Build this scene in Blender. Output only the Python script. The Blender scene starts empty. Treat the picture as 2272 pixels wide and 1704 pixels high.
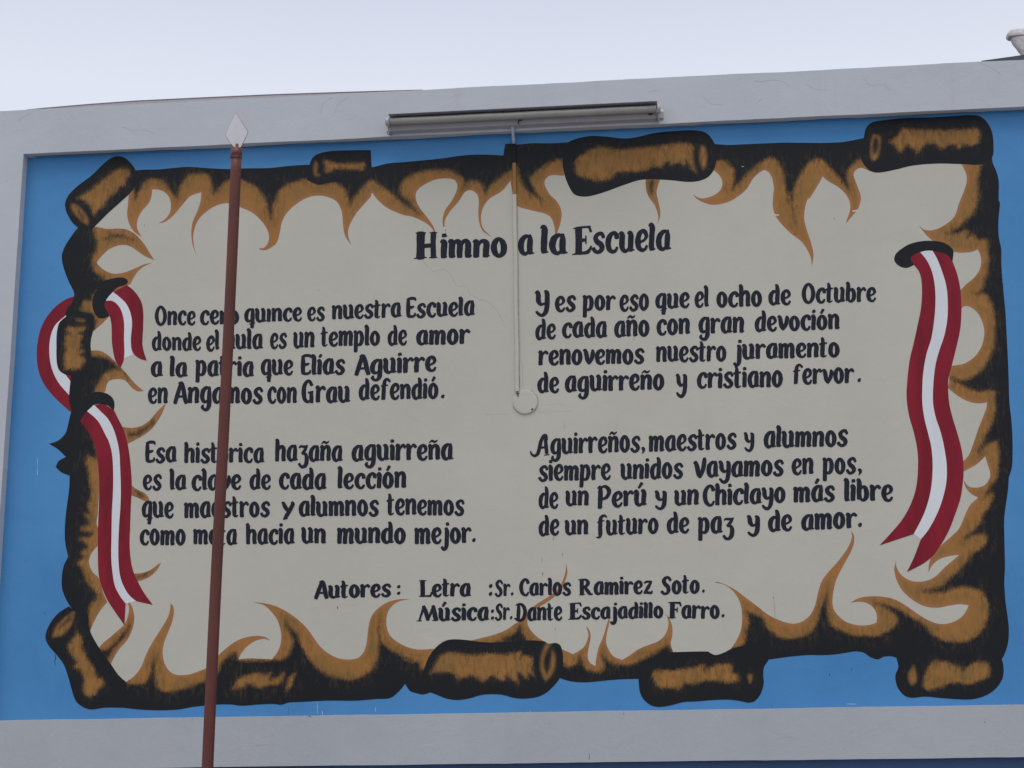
import bpy, bmesh, math, random
import numpy as np
from mathutils import Vector, Matrix, noise as mnoise
from mathutils.geometry import delaunay_2d_cdt
random.seed(7)
SC = bpy.context.scene
COL = SC.collection

# ------------------------------------------------------------------ camera
F_PX = 3376.0                                   # focal length in photo pixels (photo 2272 x 1704)
R = np.array([[0.99592546, -0.03348357, -0.08373373],
              [0.08921011, 0.22997126, 0.96909998],
              [-0.01319258, -0.97262124, 0.2320213]])
EYE = np.array([0.0, -7.15, 1.6])
cam = bpy.data.cameras.new('camera')
cam.sensor_width = 36.0
cam.lens = F_PX / 2272.0 * 36.0
cam.clip_start = 0.05
cam.clip_end = 2000.0
camo = bpy.data.objects.new('camera', cam)
COL.objects.link(camo)
M = Matrix.Identity(4)
for i in range(3):
    M[i][0] = R[i, 0]; M[i][1] = -R[i, 1]; M[i][2] = -R[i, 2]; M[i][3] = EYE[i]
camo.matrix_world = M
SC.camera = camo

# ------------------------------------------------------------------ light
SUN_EL, SUN_AZ = math.radians(72), math.radians(200)
w = bpy.data.worlds.new('World'); SC.world = w; w.use_nodes = True
nt = w.node_tree; nt.nodes.clear()
out = nt.nodes.new('ShaderNodeOutputWorld')
sky = nt.nodes.new('ShaderNodeTexSky'); sky.sky_type = 'NISHITA'; sky.sun_disc = False
sky.sun_elevation = SUN_EL; sky.sun_rotation = SUN_AZ; sky.air_density = 1.0; sky.dust_density = 4.0
b1 = nt.nodes.new('ShaderNodeBackground'); b1.inputs[1].default_value = 0.05
nt.links.new(sky.outputs[0], b1.inputs[0])
# overcast cloud deck: brighter overhead than at the horizon
tc = nt.nodes.new('ShaderNodeTexCoord'); sep = nt.nodes.new('ShaderNodeSeparateXYZ')
nt.links.new(tc.outputs['Generated'], sep.inputs[0])
ramp = nt.nodes.new('ShaderNodeValToRGB')
ramp.color_ramp.elements[0].position = 0.0; ramp.color_ramp.elements[0].color = (0.80, 0.85, 0.97, 1)
ramp.color_ramp.elements[1].position = 1.0; ramp.color_ramp.elements[1].color = (0.84, 0.89, 1.02, 1)
e = ramp.color_ramp.elements.new(0.405); e.color = (0.79, 0.835, 0.945, 1)
e = ramp.color_ramp.elements.new(0.465); e.color = (0.69, 0.735, 0.87, 1)
nt.links.new(sep.outputs[2], ramp.inputs[0])
cn = nt.nodes.new('ShaderNodeTexNoise'); cn.inputs['Scale'].default_value = 3.0; cn.inputs['Detail'].default_value = 3
nt.links.new(tc.outputs['Generated'], cn.inputs['Vector'])
mr = nt.nodes.new('ShaderNodeMapRange'); mr.inputs[3].default_value = 0.97; mr.inputs[4].default_value = 1.03
nt.links.new(cn.outputs[0], mr.inputs[0])
b2 = nt.nodes.new('ShaderNodeBackground')
nt.links.new(ramp.outputs[0], b2.inputs[0]); nt.links.new(mr.outputs[0], b2.inputs[1])
mx = nt.nodes.new('ShaderNodeMixShader'); mx.inputs[0].default_value = 0.93
nt.links.new(b1.outputs[0], mx.inputs[1]); nt.links.new(b2.outputs[0], mx.inputs[2])
nt.links.new(mx.outputs[0], out.inputs[0])
sl = bpy.data.lights.new('sun', 'SUN'); sl.energy = 1.9; sl.angle = math.radians(44); sl.color = (1.0, 0.98, 0.95)
so = bpy.data.objects.new('sun', sl); COL.objects.link(so)
sd = Vector((math.sin(SUN_AZ) * math.cos(SUN_EL), math.cos(SUN_AZ) * math.cos(SUN_EL), math.sin(SUN_EL)))
so.rotation_euler = (-sd).to_track_quat('-Z', 'Y').to_euler()
SC.view_settings.view_transform = 'Standard'
SC.view_settings.look = 'None'
SC.view_settings.exposure = 0.0
SC.view_settings.gamma = 1.0

# ------------------------------------------------------------------ helpers
def W(px, py, y=0.0):
    """photo pixel -> point on the vertical plane at depth y (wall panel is y = 0)"""
    d = R @ np.array([px - 1136.0, py - 852.0, F_PX])
    return EYE + d * ((y - EYE[1]) / d[1])

def WA(P, y=0.0):
    P = np.asarray(P, float)
    d = np.column_stack([P[:, 0] - 1136.0, P[:, 1] - 852.0, np.full(len(P), F_PX)]) @ R.T
    t = (y - EYE[1]) / d[:, 1]
    return EYE + d * t[:, None]

def link(name, me, parent=None):
    o = bpy.data.objects.new(name, me); COL.objects.link(o)
    if parent is not None: o.parent = parent
    return o

def thing(name, label, cat, loc=(0, 0, 0)):
    o = bpy.data.objects.new(name, None); o.empty_display_size = 0.2
    o.location = loc; COL.objects.link(o); o['label'] = label; o['category'] = cat
    return o

def mesh_obj(name, verts, faces, mats, parent=None, idx=None, attrs=None, smooth=False):
    me = bpy.data.meshes.new(name)
    off = Vector(parent_loc(parent))
    me.from_pydata([Vector(v) - off for v in verts], [], faces)
    for m in (mats if isinstance(mats, (list, tuple)) else [mats]): me.materials.append(m)
    if idx is not None:
        for p, i in zip(me.polygons, idx): p.material_index = i
    if attrs:
        for k, vals in attrs.items():
            a = me.attributes.new(k, 'FLOAT', 'POINT'); a.data.foreach_set('value', np.asarray(vals, np.float32))
    if smooth:
        for p in me.polygons: p.use_smooth = True
    me.update()
    return link(name, me, parent)

def parent_loc(p):
    v = Vector((0, 0, 0))
    while p is not None:
        v += p.location; p = p.parent
    return v

def bm_obj(name, bm, mats, parent=None, smooth=False):
    me = bpy.data.meshes.new(name); bm.to_mesh(me); bm.free()
    off = parent_loc(parent)
    if off.length > 0: me.transform(Matrix.Translation(-off))
    for m in (mats if isinstance(mats, (list, tuple)) else [mats]): me.materials.append(m)
    if smooth:
        for p in me.polygons: p.use_smooth = True
    return link(name, me, parent)

def add_box(bm, x0, x1, y0, y1, z0, z1, bevel=0.0, mi=0):
    r = bmesh.ops.create_cube(bm, size=1.0)
    for v in r['verts']:
        v.co = Vector(((x0 + x1) / 2 + v.co.x * (x1 - x0), (y0 + y1) / 2 + v.co.y * (y1 - y0), (z0 + z1) / 2 + v.co.z * (z1 - z0)))
    fs = set(f for v in r['verts'] for f in v.link_faces)
    if bevel:
        es = set(e for f in fs for e in f.edges)
        rr = bmesh.ops.bevel(bm, geom=list(es), offset=bevel, segments=2, affect='EDGES', profile=0.6)
        fs = set(rr['faces']) | set(f for f in fs if f.is_valid)
    for f in fs: f.material_index = mi

def add_tube(bm, pts, rads, seg=20, mis=None, cap=True):
    pts = [Vector(p) for p in pts]; rings = []
    for i, p in enumerate(pts):
        t = (pts[min(i + 1, len(pts) - 1)] - pts[max(i - 1, 0)]).normalized()
        a = t.orthogonal().normalized() if i == 0 else (prev - t * prev.dot(t)).normalized()
        prev = a; b = t.cross(a)
        r = rads[i] if hasattr(rads, '__len__') else rads
        rings.append([bm.verts.new(p + a * r * math.cos(2 * math.pi * k / seg) + b * r * math.sin(2 * math.pi * k / seg)) for k in range(seg)])
    for i in range(len(rings) - 1):
        for k in range(seg):
            f = bm.faces.new((rings[i][k], rings[i][(k + 1) % seg], rings[i + 1][(k + 1) % seg], rings[i + 1][k]))
            f.smooth = True
            if mis: f.material_index = mis[i]
    if cap:
        f = bm.faces.new(rings[0][::-1]); f.material_index = mis[0] if mis else 0
        f = bm.faces.new(rings[-1]); f.material_index = mis[-1] if mis else 0

# ------------------------------------------------------------------ materials
class NT:
    def __init__(s, name):
        s.m = bpy.data.materials.new(name); s.m.use_nodes = True; s.t = s.m.node_tree; s.t.nodes.clear()
        s.o = s.n('ShaderNodeOutputMaterial'); s.b = s.n('ShaderNodeBsdfPrincipled'); s.l(s.b.outputs[0], s.o.inputs[0])
        s.co = s.n('ShaderNodeTexCoord').outputs['Object']
    def n(s, k): return s.t.nodes.new(k)
    def l(s, a, b): s.t.links.new(a, b)
    def noise(s, scale, detail=4, rough=0.55, vec=None, dist=0.0):
        x = s.n('ShaderNodeTexNoise'); x.inputs['Scale'].default_value = scale; x.inputs['Detail'].default_value = detail
        x.inputs['Roughness'].default_value = rough; x.inputs['Distortion'].default_value = dist
        s.l(vec if vec is not None else s.co, x.inputs['Vector']); return x.outputs[0]
    def stretch(s, sc, rot=(0, 0, 0)):
        x = s.n('ShaderNodeMapping'); x.inputs['Scale'].default_value = sc; x.inputs['Rotation'].default_value = rot
        s.l(s.co, x.inputs[0]); return x.outputs[0]
    def rng(s, v, a, b, c, d, smooth=False):
        x = s.n('ShaderNodeMapRange'); x.interpolation_type = 'SMOOTHSTEP' if smooth else 'LINEAR'
        for i, q in enumerate((a, b, c, d)): x.inputs[i + 1].default_value = q
        s.l(v, x.inputs[0]); return x.outputs[0]
    def math(s, op, a, b=None):
        x = s.n('ShaderNodeMath'); x.operation = op
        for i, q in enumerate((a, b)):
            if q is None: continue
            if isinstance(q, (int, float)): x.inputs[i].default_value = q
            else: s.l(q, x.inputs[i])
        return x.outputs[0]
    def mix(s, f, a, b, mode='MIX'):
        x = s.n('ShaderNodeMix'); x.data_type = 'RGBA'; x.blend_type = mode
        if isinstance(f, (int, float)): x.inputs[0].default_value = f
        else: s.l(f, x.inputs[0])
        for i, q in ((6, a), (7, b)):
            if isinstance(q, tuple): x.inputs[i].default_value = (*q, 1)
            else: s.l(q, x.inputs[i])
        return x.outputs[2]
    def attr(s, name):
        x = s.n('ShaderNodeAttribute'); x.attribute_name = name; return x.outputs['Fac']
    def finish(s, col, rough=0.6, spec=0.3, bump=None, bstr=0.2, bdist=0.002, metal=0.0):
        if isinstance(col, tuple): s.b.inputs['Base Color'].default_value = (*col, 1)
        else: s.l(col, s.b.inputs['Base Color'])
        if isinstance(rough, (int, float)): s.b.inputs['Roughness'].default_value = rough
        else: s.l(rough, s.b.inputs['Roughness'])
        s.b.inputs['Specular IOR Level'].default_value = spec; s.b.inputs['Metallic'].default_value = metal
        if bump is not None:
            x = s.n('ShaderNodeBump'); x.inputs['Strength'].default_value = bstr; x.inputs['Distance'].default_value = bdist
            s.l(bump, x.inputs['Height']); s.l(x.outputs[0], s.b.inputs['Normal'])
        return s.m

def plaster(name, col, col2, stain=(0.25, 0.24, 0.24), amt=0.35, rough=0.75, spec=0.2, b=0.35):
    k = NT(name)
    b *= 1.3
    big = k.noise(1.3, 5, 0.6); mid = k.noise(9, 5, 0.6, dist=0.6); fine = k.noise(140, 3, 0.6); grit = k.noise(420, 2)
    c = k.mix(k.rng(big, 0.35, 0.68, 0, 1), col, col2)
    c = k.mix(k.math('MULTIPLY', k.rng(mid, 0.5, 0.8, 0, 1), 0.3), c, col)
    st = k.noise(1.0, 6, 0.65, vec=k.stretch((9, 9, 0.9)))
    c = k.mix(k.math('MULTIPLY', k.rng(st, 0.56, 0.80, 0, 1), amt), c, stain)
    sp = k.noise(38, 2, 0.5)
    c = k.mix(k.math('MULTIPLY', k.rng(sp, 0.74, 0.80, 0, 1), 0.3), c, stain)
    h = k.math('ADD', k.math('MULTIPLY', mid, 1.6), k.math('ADD', k.math('MULTIPLY', fine, 0.45), k.math('MULTIPLY', grit, 0.2)))
    return k.finish(c, rough, spec, h, b, 0.004)

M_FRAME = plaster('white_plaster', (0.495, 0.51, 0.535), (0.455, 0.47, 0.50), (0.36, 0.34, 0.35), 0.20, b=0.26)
M_LOWER = plaster('darker_lower_beam', (0.415, 0.428, 0.45), (0.375, 0.39, 0.415), (0.32, 0.31, 0.31), 0.22, b=0.26)  # wall's darkening towards the bottom, put into the lower beam's colour
M_BLUE = plaster('blue_wall_paint', (0.080, 0.262, 0.525), (0.060, 0.215, 0.46), (0.06, 0.19, 0.42), 0.14, 0.6, 0.2, 0.2)
M_CREAM = plaster('cream_wall_paint', (0.51, 0.485, 0.41), (0.47, 0.45, 0.385), (0.40, 0.37, 0.31), 0.10, 0.6, 0.2, 0.2)
M_BEAMEDGE = plaster('white_beam_edge', (0.74, 0.73, 0.72), (0.60, 0.60, 0.61), (0.3, 0.3, 0.32), 0.4)  # bright line along the lower beam's top, put into the bevel's colour
M_NAVY = plaster('navy_dado_paint', (0.055, 0.11, 0.24), (0.045, 0.09, 0.20), (0.03, 0.06, 0.14), 0.3, 0.6, 0.25, 0.3)

def scorched(name, amp=15.0, wid=6.0, sheen=0.42, reach=36, scum=0.7, inner=30):
    k = NT(name)
    ch = k.attr('char'); ed = k.attr('edge'); am = k.attr('rag')
    n1 = k.noise(30, 4, 0.6, dist=0.4); n2 = k.noise(210, 5, 0.75); n3 = k.noise(75, 5, 0.7, vec=k.stretch((3.2, 1, 0.5), (0, 0.5, 0)))
    nn = k.math('ADD', k.math('MULTIPLY', k.math('SUBTRACT', n1, 0.5), amp * 0.55), k.math('MULTIPLY', k.math('SUBTRACT', n2, 0.5), amp * 1.5))
    nn = k.math('ADD', nn, k.math('MULTIPLY', k.math('SUBTRACT', n3, 0.5), amp * 1.2))
    d = k.math('ADD', ch, k.math('MULTIPLY', nn, am))
    f = k.rng(d, -wid, wid, 0, 1, True)
    big = k.noise(7, 4, 0.6); str_ = k.noise(26, 4, 0.65, vec=k.stretch((1, 1, 0.35), (0, 0.4, 0)))
    br = k.mix(k.rng(big, 0.35, 0.65, 0, 1), (0.35, 0.158, 0.044), (0.265, 0.135, 0.040))
    br = k.mix(k.math('MULTIPLY', k.rng(str_, 0.50, 0.66, 0, 1), 0.55), br, (0.185, 0.125, 0.042))
    br = k.mix(k.math('MULTIPLY', k.rng(k.noise(17, 4, 0.6), 0.56, 0.72, 0, 1), 0.5), br, (0.37, 0.175, 0.030))
    br = k.mix(k.math('MULTIPLY', k.rng(ed, 1.5, 9.0, 1, 0, True), 0.75), br, (0.36, 0.155, 0.066))
    # thin brown scumble dragged over the black
    n4 = k.noise(24, 6, 0.72, vec=k.stretch((2.2, 1, 0.7), (0, 0.7, 0)), dist=0.8)
    near = k.rng(d, 0, reach, 1, 0)
    bk = k.mix(k.math('MULTIPLY', k.math('MULTIPLY', k.rng(n4, 0.50, 0.74, 0, 1), near), scum), (0.0115, 0.0120, 0.0145), (0.12, 0.078, 0.030))
    inn = k.math('MULTIPLY', k.rng(d, -inner, -2, 0, 1), k.rng(n4, 0.44, 0.64, 0, 1))
    br = k.mix(k.math('MULTIPLY', inn, 0.75), br, (0.105, 0.060, 0.020))
    c = k.mix(f, br, bk)
    h = k.math('ADD', k.math('MULTIPLY', n2, 0.5), k.math('MULTIPLY', k.noise(9, 5, 0.6, dist=0.6), 1.4))
    return k.finish(c, sheen, 0.16, h, 0.2, 0.004)
M_SCORCH = scorched('scorched_paint')
M_ROLL = scorched('scroll_roll_paint', 17.0, 5.5, 0.42, 24, 0.5, 48)

def paint(name, c1, c2, rough=0.5, spec=0.3, streak=(1, 1, 0.2), sc=30):
    k = NT(name)
    n = k.noise(sc, 4, 0.6, vec=k.stretch(streak)); g = k.noise(130, 3)
    h = k.math('ADD', k.math('MULTIPLY', g, 0.5), k.math('MULTIPLY', k.noise(9, 5, 0.6, dist=0.6), 1.4))
    return k.finish(k.mix(k.rng(n, 0.35, 0.68, 0, 1), c1, c2), rough, spec, h, 0.2, 0.004)
M_RED = paint('ribbon_red', (0.25, 0.013, 0.028), (0.15, 0.010, 0.019), 0.5, 0.15, sc=10)
M_WHITE = paint('ribbon_white', (0.68, 0.69, 0.70), (0.61, 0.62, 0.645), sc=8)
M_RING = paint('curl_black', (0.0115, 0.0120, 0.0145), (0.014, 0.014, 0.016), 0.42, 0.16)
M_INK = paint('lettering_navy', (0.0115, 0.0123, 0.021), (0.018, 0.019, 0.031), 0.5, 0.16, sc=40)
M_CRACK = paint('crack_line', (0.33, 0.29, 0.25), (0.38, 0.35, 0.30), 0.9, 0.1)
M_MARK = paint('dark_mark', (0.06, 0.05, 0.055), (0.09, 0.08, 0.08), 0.9, 0.1)
M_DARKLINE = paint('dark_line', (0.17, 0.14, 0.13), (0.25, 0.22, 0.20), 0.9, 0.1)  # dark tone for the painted trunking shadow and the cover's gap
M_BROWNP = paint('brown_paint', (0.33, 0.150, 0.036), (0.27, 0.135, 0.034), 0.5, 0.3)
M_SKYPIPE = paint('pale_blue_pipe', (0.40, 0.50, 0.56), (0.33, 0.44, 0.52), 0.5, 0.3)

def rusty(name, base, base2, rust, amt, rough=0.45, spec=0.4):
    k = NT(name)
    n = k.noise(14, 5, 0.65, vec=k.stretch((1, 1, 0.25))); r = k.noise(55, 5, 0.7)
    c = k.mix(k.rng(n, 0.3, 0.7, 0, 1), base, base2)
    c = k.mix(k.math('MULTIPLY', k.rng(r, 0.60, 0.74, 0, 1), amt), c, rust)
    return k.finish(c, rough, spec, k.noise(200, 3), 0.15, 0.001)
M_POLE = rusty('oxide_red_paint', (0.135, 0.040, 0.031), (0.088, 0.029, 0.025), (0.055, 0.032, 0.028), 0.75, 0.45, 0.25)
M_RIM = rusty('rim_stain', (0.24, 0.18, 0.16), (0.17, 0.12, 0.10), (0.12, 0.06, 0.04), 0.6, 0.7, 0.2)
M_TIP = rusty('silver_painted_plate', (0.60, 0.59, 0.595), (0.54, 0.535, 0.54), (0.38, 0.32, 0.27), 0.3)
M_RUST = rusty('rusted_steel', (0.17, 0.09, 0.055), (0.11, 0.06, 0.045), (0.05, 0.03, 0.025), 0.7, 0.75, 0.2)
M_ALU = rusty('dusty_enamel', (0.36, 0.345, 0.38), (0.31, 0.30, 0.335), (0.17, 0.14, 0.12), 0.4, 0.5)
M_TUBE = rusty('tube_glass_white', (0.31, 0.305, 0.275), (0.27, 0.265, 0.24), (0.2, 0.19, 0.17), 0.3, 0.35)
M_CAP = rusty('lampholder_plastic', (0.42, 0.41, 0.41), (0.33, 0.32, 0.32), (0.25, 0.2, 0.17), 0.5)
M_DARK = rusty('dark_metal', (0.05, 0.045, 0.05), (0.07, 0.06, 0.065), (0.1, 0.06, 0.04), 0.4)
M_REFL = rusty('reflector_underside', (0.30, 0.285, 0.325), (0.25, 0.24, 0.275), (0.15, 0.12, 0.11), 0.3, 0.6, 0.2)
M_ROOF = rusty('dark_roof_sheet', (0.09, 0.10, 0.125), (0.07, 0.075, 0.10), (0.05, 0.05, 0.06), 0.4, 0.7, 0.2)
M_PARA = plaster('grey_parapet', (0.46, 0.44, 0.45), (0.40, 0.37, 0.39), (0.22, 0.19, 0.21), 0.5)
M_FLASH = rusty('parapet_edge', (0.22, 0.17, 0.19), (0.28, 0.22, 0.24), (0.14, 0.11, 0.12), 0.5, 0.8, 0.1)
k = NT('weathered_stone')
n = k.noise(16, 6, 0.7, dist=0.7); n2 = k.noise(60, 4)
c = k.mix(k.rng(n, 0.36, 0.66, 0, 1), (0.40, 0.36, 0.36), (0.70, 0.67, 0.66))
M_STONE = k.finish(c, 0.9, 0.1, k.math('ADD', n, k.math('MULTIPLY', n2, 0.4)), 0.6, 0.01)
k = NT('courtyard_concrete')
n = k.noise(0.8, 6, 0.6); n2 = k.noise(60, 4)
c = k.mix(k.rng(n, 0.3, 0.7, 0, 1), (0.24, 0.23, 0.22), (0.30, 0.29, 0.275))
M_GROUND = k.finish(c, 0.9, 0.1, n2, 0.4, 0.004)

# ------------------------------------------------------------------ tracing tools (photo measurements)
S6, S4 = 600 / 2212.0, 400 / 2212.0
CROP = {'c1': (0, 200, S6), 'c2': (600, 200, S6), 'c3': (1100, 200, S6), 'c4': (1672, 0, S6), 'c5': (1672, 400, S6),
        'c6': (0, 600, S6), 'c7': (0, 950, S6), 'c8': (0, 1254, S6), 'd1': (400, 1254, S6), 'd2': (900, 1254, S6),
        'd3': (1300, 1254, S6), 'd4': (1672, 1254, S6), 'd5': (1672, 850, S6), 'e7': (1072, 500, S6),
        'A': (310, 630, S4), 'B': (680, 630, S4), 'C': (300, 950, S4), 'D': (680, 950, S4), 'E': (1170, 620, S4),
        'F': (1570, 610, S4), 'G': (1170, 930, S4), 'H': (1570, 930, S4), 'K': (680, 1220, S4), 'L': (1050, 1220, S4),
        'M': (1300, 1220, S4), 'I': (900, 420, S4), 'J': (1200, 420, S4), 'S': (0, 0, 1.0)}

def parse(s):
    pts, cor, cur = [], [], CROP['S']
    for tok in s.split():
        if tok in CROP: cur = CROP[tok]; continue
        c = tok.endswith('!'); a, b = tok.rstrip('!').split(',')
        pts.append((cur[0] + float(a) * cur[2], cur[1] + float(b) * cur[2])); cor.append(c)
    return np.array(pts), cor

def spline(pts, cor, closed=True, step=5.0):
    n = len(pts); res = []
    segs = n if closed else n - 1
    for i in range(segs):
        p1, p2 = pts[i], pts[(i + 1) % n]
        p0 = pts[i - 1] if (closed or i > 0) else p1
        p3 = pts[(i + 2) % n] if (closed or i + 2 < n) else p2
        L = np.hypot(*(p2 - p1))
        l0 = np.hypot(*(p1 - p0)) or 1; l3 = np.hypot(*(p3 - p2)) or 1
        t1 = (p2 - p1) if cor[i] else (p2 - p0) * (L / (L + l0))
        t2 = (p2 - p1) if cor[(i + 1) % n] else (p3 - p1) * (L / (L + l3))
        k = max(1, int(round(L / step)))
        for j in range(k):
            t = j / k; t2_, t3 = t * t, t * t * t
            res.append((2 * t3 - 3 * t2_ + 1) * p1 + (t3 - 2 * t2_ + t) * t1 + (-2 * t3 + 3 * t2_) * p2 + (t3 - t2_) * t2)
    if not closed: res.append(pts[-1])
    return np.array(res)

def poly(s, step=5.0): return spline(*parse(s), True, step)

def inside(P, poly_):
    x, y = P[:, 0][:, None], P[:, 1][:, None]
    a = poly_; b = np.roll(poly_, -1, 0)
    ay, by = a[:, 1][None], b[:, 1][None]; ax, bx = a[:, 0][None], b[:, 0][None]
    cond = (ay > y) != (by > y)
    xs = (bx - ax) * (y - ay) / np.where(by == ay, 1e-9, by - ay) + ax
    return (np.sum(cond & (x < xs), 1) % 2) == 1

def sdist(P, poly_):
    a = poly_; b = np.roll(poly_, -1, 0); ab = b - a; L2 = np.maximum((ab ** 2).sum(1), 1e-9)
    res = np.empty(len(P))
    for i in range(0, len(P), 2000):
        q = P[i:i + 2000]
        ap = q[:, None, :] - a[None]
        t = np.clip((ap * ab[None]).sum(2) / L2[None], 0, 1)
        d = np.sqrt(((ap - t[:, :, None] * ab[None]) ** 2).sum(2)).min(1)
        res[i:i + 2000] = d
    return np.where(inside(P, poly_), res, -res)

def fill(outline, grid=7.0):
    """triangulate an outline with interior points; returns pixel verts, tris"""
    lo, hi = outline.min(0), outline.max(0)
    gx, gy = np.meshgrid(np.arange(lo[0], hi[0], grid), np.arange(lo[1], hi[1], grid))
    G = np.column_stack([gx.ravel(), gy.ravel()]); G[:, 0] += (np.floor((G[:, 1] - lo[1]) / grid) % 2) * grid * 0.5
    G = G[sdist(G, outline) > grid * 0.35]
    V = np.vstack([outline, G]); n = len(outline)
    vs, es, fs, *_ = delaunay_2d_cdt([Vector(v) for v in V], [(i, (i + 1) % n) for i in range(n)], [], 0, 1e-4)
    vs = np.array([tuple(v) for v in vs]); fs = np.array([f for f in fs if len(f) == 3])
    cen = vs[fs].mean(1)
    fs = fs[inside(cen, outline)]
    return vs, fs

def orient(V3, fs):
    out_ = []
    for f in fs:
        a, b, c = V3[f[0]], V3[f[1]], V3[f[2]]
        ny = (b[2] - a[2]) * (c[0] - a[0]) - (b[0] - a[0]) * (c[2] - a[2])
        out_.append(tuple(f) if ny < 0 else (f[0], f[2], f[1]))
    return out_

LAYER = 0.00028
def painted(name, outline_s, layer, mat, parent, black=(), brown=(), core=(), base=None, grid=7.0, step=5.0, label=None):
    o = poly(outline_s, step)
    vs, fs = fill(o, grid)
    attrs = None
    if base is not None:
        ch = np.full(len(vs), -60.0 if base == 'brown' else 60.0)
        for s in black: ch = np.maximum(ch, sdist(vs, poly(s)))
        for s in brown: ch = np.minimum(ch, -sdist(vs, poly(s)))
        for s in core: ch = np.maximum(ch, sdist(vs, poly(s)))
        rag = np.ones(len(vs))
        if base == 'black':
            for s in list(brown[1:]) + list(core): rag = np.minimum(rag, np.clip(-sdist(vs, poly(s)) / 14.0, 0.22, 1.0))
        attrs = {'char': ch, 'edge': np.abs(sdist(vs, o)), 'rag': rag}
    V3 = WA(vs, -LAYER * layer)
    ob = mesh_obj(name, V3, orient(V3, fs), mat, parent, None, attrs)
    if label: ob['label'] = label
    return ob

# ------------------------------------------------------------------ ground
g = mesh_obj('ground', [(-400, -400, 0), (400, -400, 0), (400, 400, 0), (-400, 400, 0)], [(0, 1, 2, 3)], M_GROUND)
g['kind'] = 'structure'

# ------------------------------------------------------------------ wall
FY = -0.055
XL, XR, ZT, ZB, ZTOP, ZLOW = -3.121, 4.2, 4.602, 1.7535, 4.848, 1.527
wall = thing('mural_wall', 'white plastered school wall with blue recessed panel and painted hymn scroll', 'wall', (0, 0, 0))

bm = bmesh.new()
def jag(a, b, n, amp, seed, freq=3.0):
    pts = []
    for i in range(n):
        t = i / n; p = Vector(a).lerp(Vector(b), t)
        q = mnoise.noise(Vector((p.x * freq, seed, p.z * freq))) * amp + mnoise.noise(Vector((p.x * 17, seed + 5, p.z * 17))) * amp * 0.5
        pts.append((p.x + (q if abs(a[0] - b[0]) < 1e-6 else 0), p.z + (q if abs(a[2] - b[2]) < 1e-6 else 0)))
    return pts
outer = jag((-5.6, 0, ZTOP), (5.6, 0, ZTOP), 260, 0.003, 1.0) + [(5.6, ZTOP), (5.6, ZLOW)] + \
    jag((5.6, 0, ZLOW), (-5.6, 0, ZLOW), 200, 0.002, 2.0)[1:] + [(-5.6, ZLOW)]
inner = jag((XL, 0, ZT), (XR, 0, ZT), 200, 0.0022, 3.0) + jag((XR, 0, ZT), (XR, 0, ZB), 60, 0.002, 4.0) + \
    jag((XR, 0, ZB), (XL, 0, ZB), 200, 0.0022, 5.0) + jag((XL, 0, ZB), (XL, 0, ZT), 80, 0.002, 6.0)
def loopverts(pts, y): return [bm.verts.new((p[0], y, p[1])) for p in pts]
BV = 0.005
def inset(pts, d, sign):
    c = []
    for p in pts:
        c.append(p)
    return c
of, ob_ = loopverts(outer, FY), loopverts(outer, 0.16)
inf, inb = loopverts(inner, FY), loopverts(inner, 0.003)
fe = [bm.edges.new((l[i], l[(i + 1) % len(l)])) for l in (of, inf) for i in range(len(l))]
bmesh.ops.triangle_fill(bm, edges=fe, use_beauty=True)
for a, b in ((of, ob_), (inf, inb)):
    for i in range(len(a)):
        j = (i + 1) % len(a); bm.faces.new((a[i], a[j], b[j], b[i]))
bmesh.ops.recalc_face_normals(bm, faces=bm.faces)
# normals: make the front face look at the camera (-y)
ff = [f for f in bm.faces if all(abs(v.co.y - FY) < 1e-6 for v in f.verts)]
if ff and ff[0].normal.y > 0: bmesh.ops.reverse_faces(bm, faces=bm.faces)
sharp = [e for e in bm.edges if all(abs(v.co.y - FY) < 1e-6 for v in e.verts) and len(e.link_faces) == 2 and abs(e.link_faces[0].normal.dot(e.link_faces[1].normal)) < 0.5]
bmesh.ops.bevel(bm, geom=sharp, offset=0.009, segments=3, affect='EDGES', profile=0.5, clamp_overlap=True)
for f in bm.faces:
    f.normal_update()
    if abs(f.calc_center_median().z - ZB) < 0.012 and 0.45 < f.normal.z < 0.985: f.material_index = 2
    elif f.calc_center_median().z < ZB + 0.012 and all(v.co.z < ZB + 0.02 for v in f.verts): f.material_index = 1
frame = bm_obj('plaster_frame', bm, [M_FRAME, M_LOWER, M_BEAMEDGE], wall)

panel = mesh_obj('blue_panel', [(XL - .02, 0, ZB - .02), (XR + .02, 0, ZB - .02), (XR + .02, 0, ZT + .02), (XL - .02, 0, ZT + .02)], [(0, 1, 2, 3)], M_BLUE, wall)
# blue brushed untidily on to the underside of the top beam
vs, fs = [], []
N = 240
for i in range(N + 1):
    x = XL + 0.05 + (4.2 - XL) * i / N
    d = 0.018 + 0.016 * mnoise.noise(Vector((x * 2.2, 3.1, 0))) + 0.008 * mnoise.noise(Vector((x * 12, 8.1, 0)))
    vs += [(x, 0.0, ZT - 0.0042), (x, -max(d, 0.003), ZT - 0.0042)]
    if i: fs.append((2 * i - 2, 2 * i - 1, 2 * i + 1, 2 * i))
mesh_obj('paint_overrun', vs, fs, M_BLUE, panel)
bm = bmesh.new(); add_box(bm, -5.6, 5.6, -0.005, 0.15, 0.0, ZLOW - 0.001)
bm_obj('navy_dado', bm, M_NAVY, wall)
bm = bmesh.new(); add_box(bm, -5.58, 5.58, 0.01, 0.15, ZLOW + 0.003, ZTOP - 0.02)
bm_obj('wall_core', bm, M_FRAME, wall)

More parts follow.
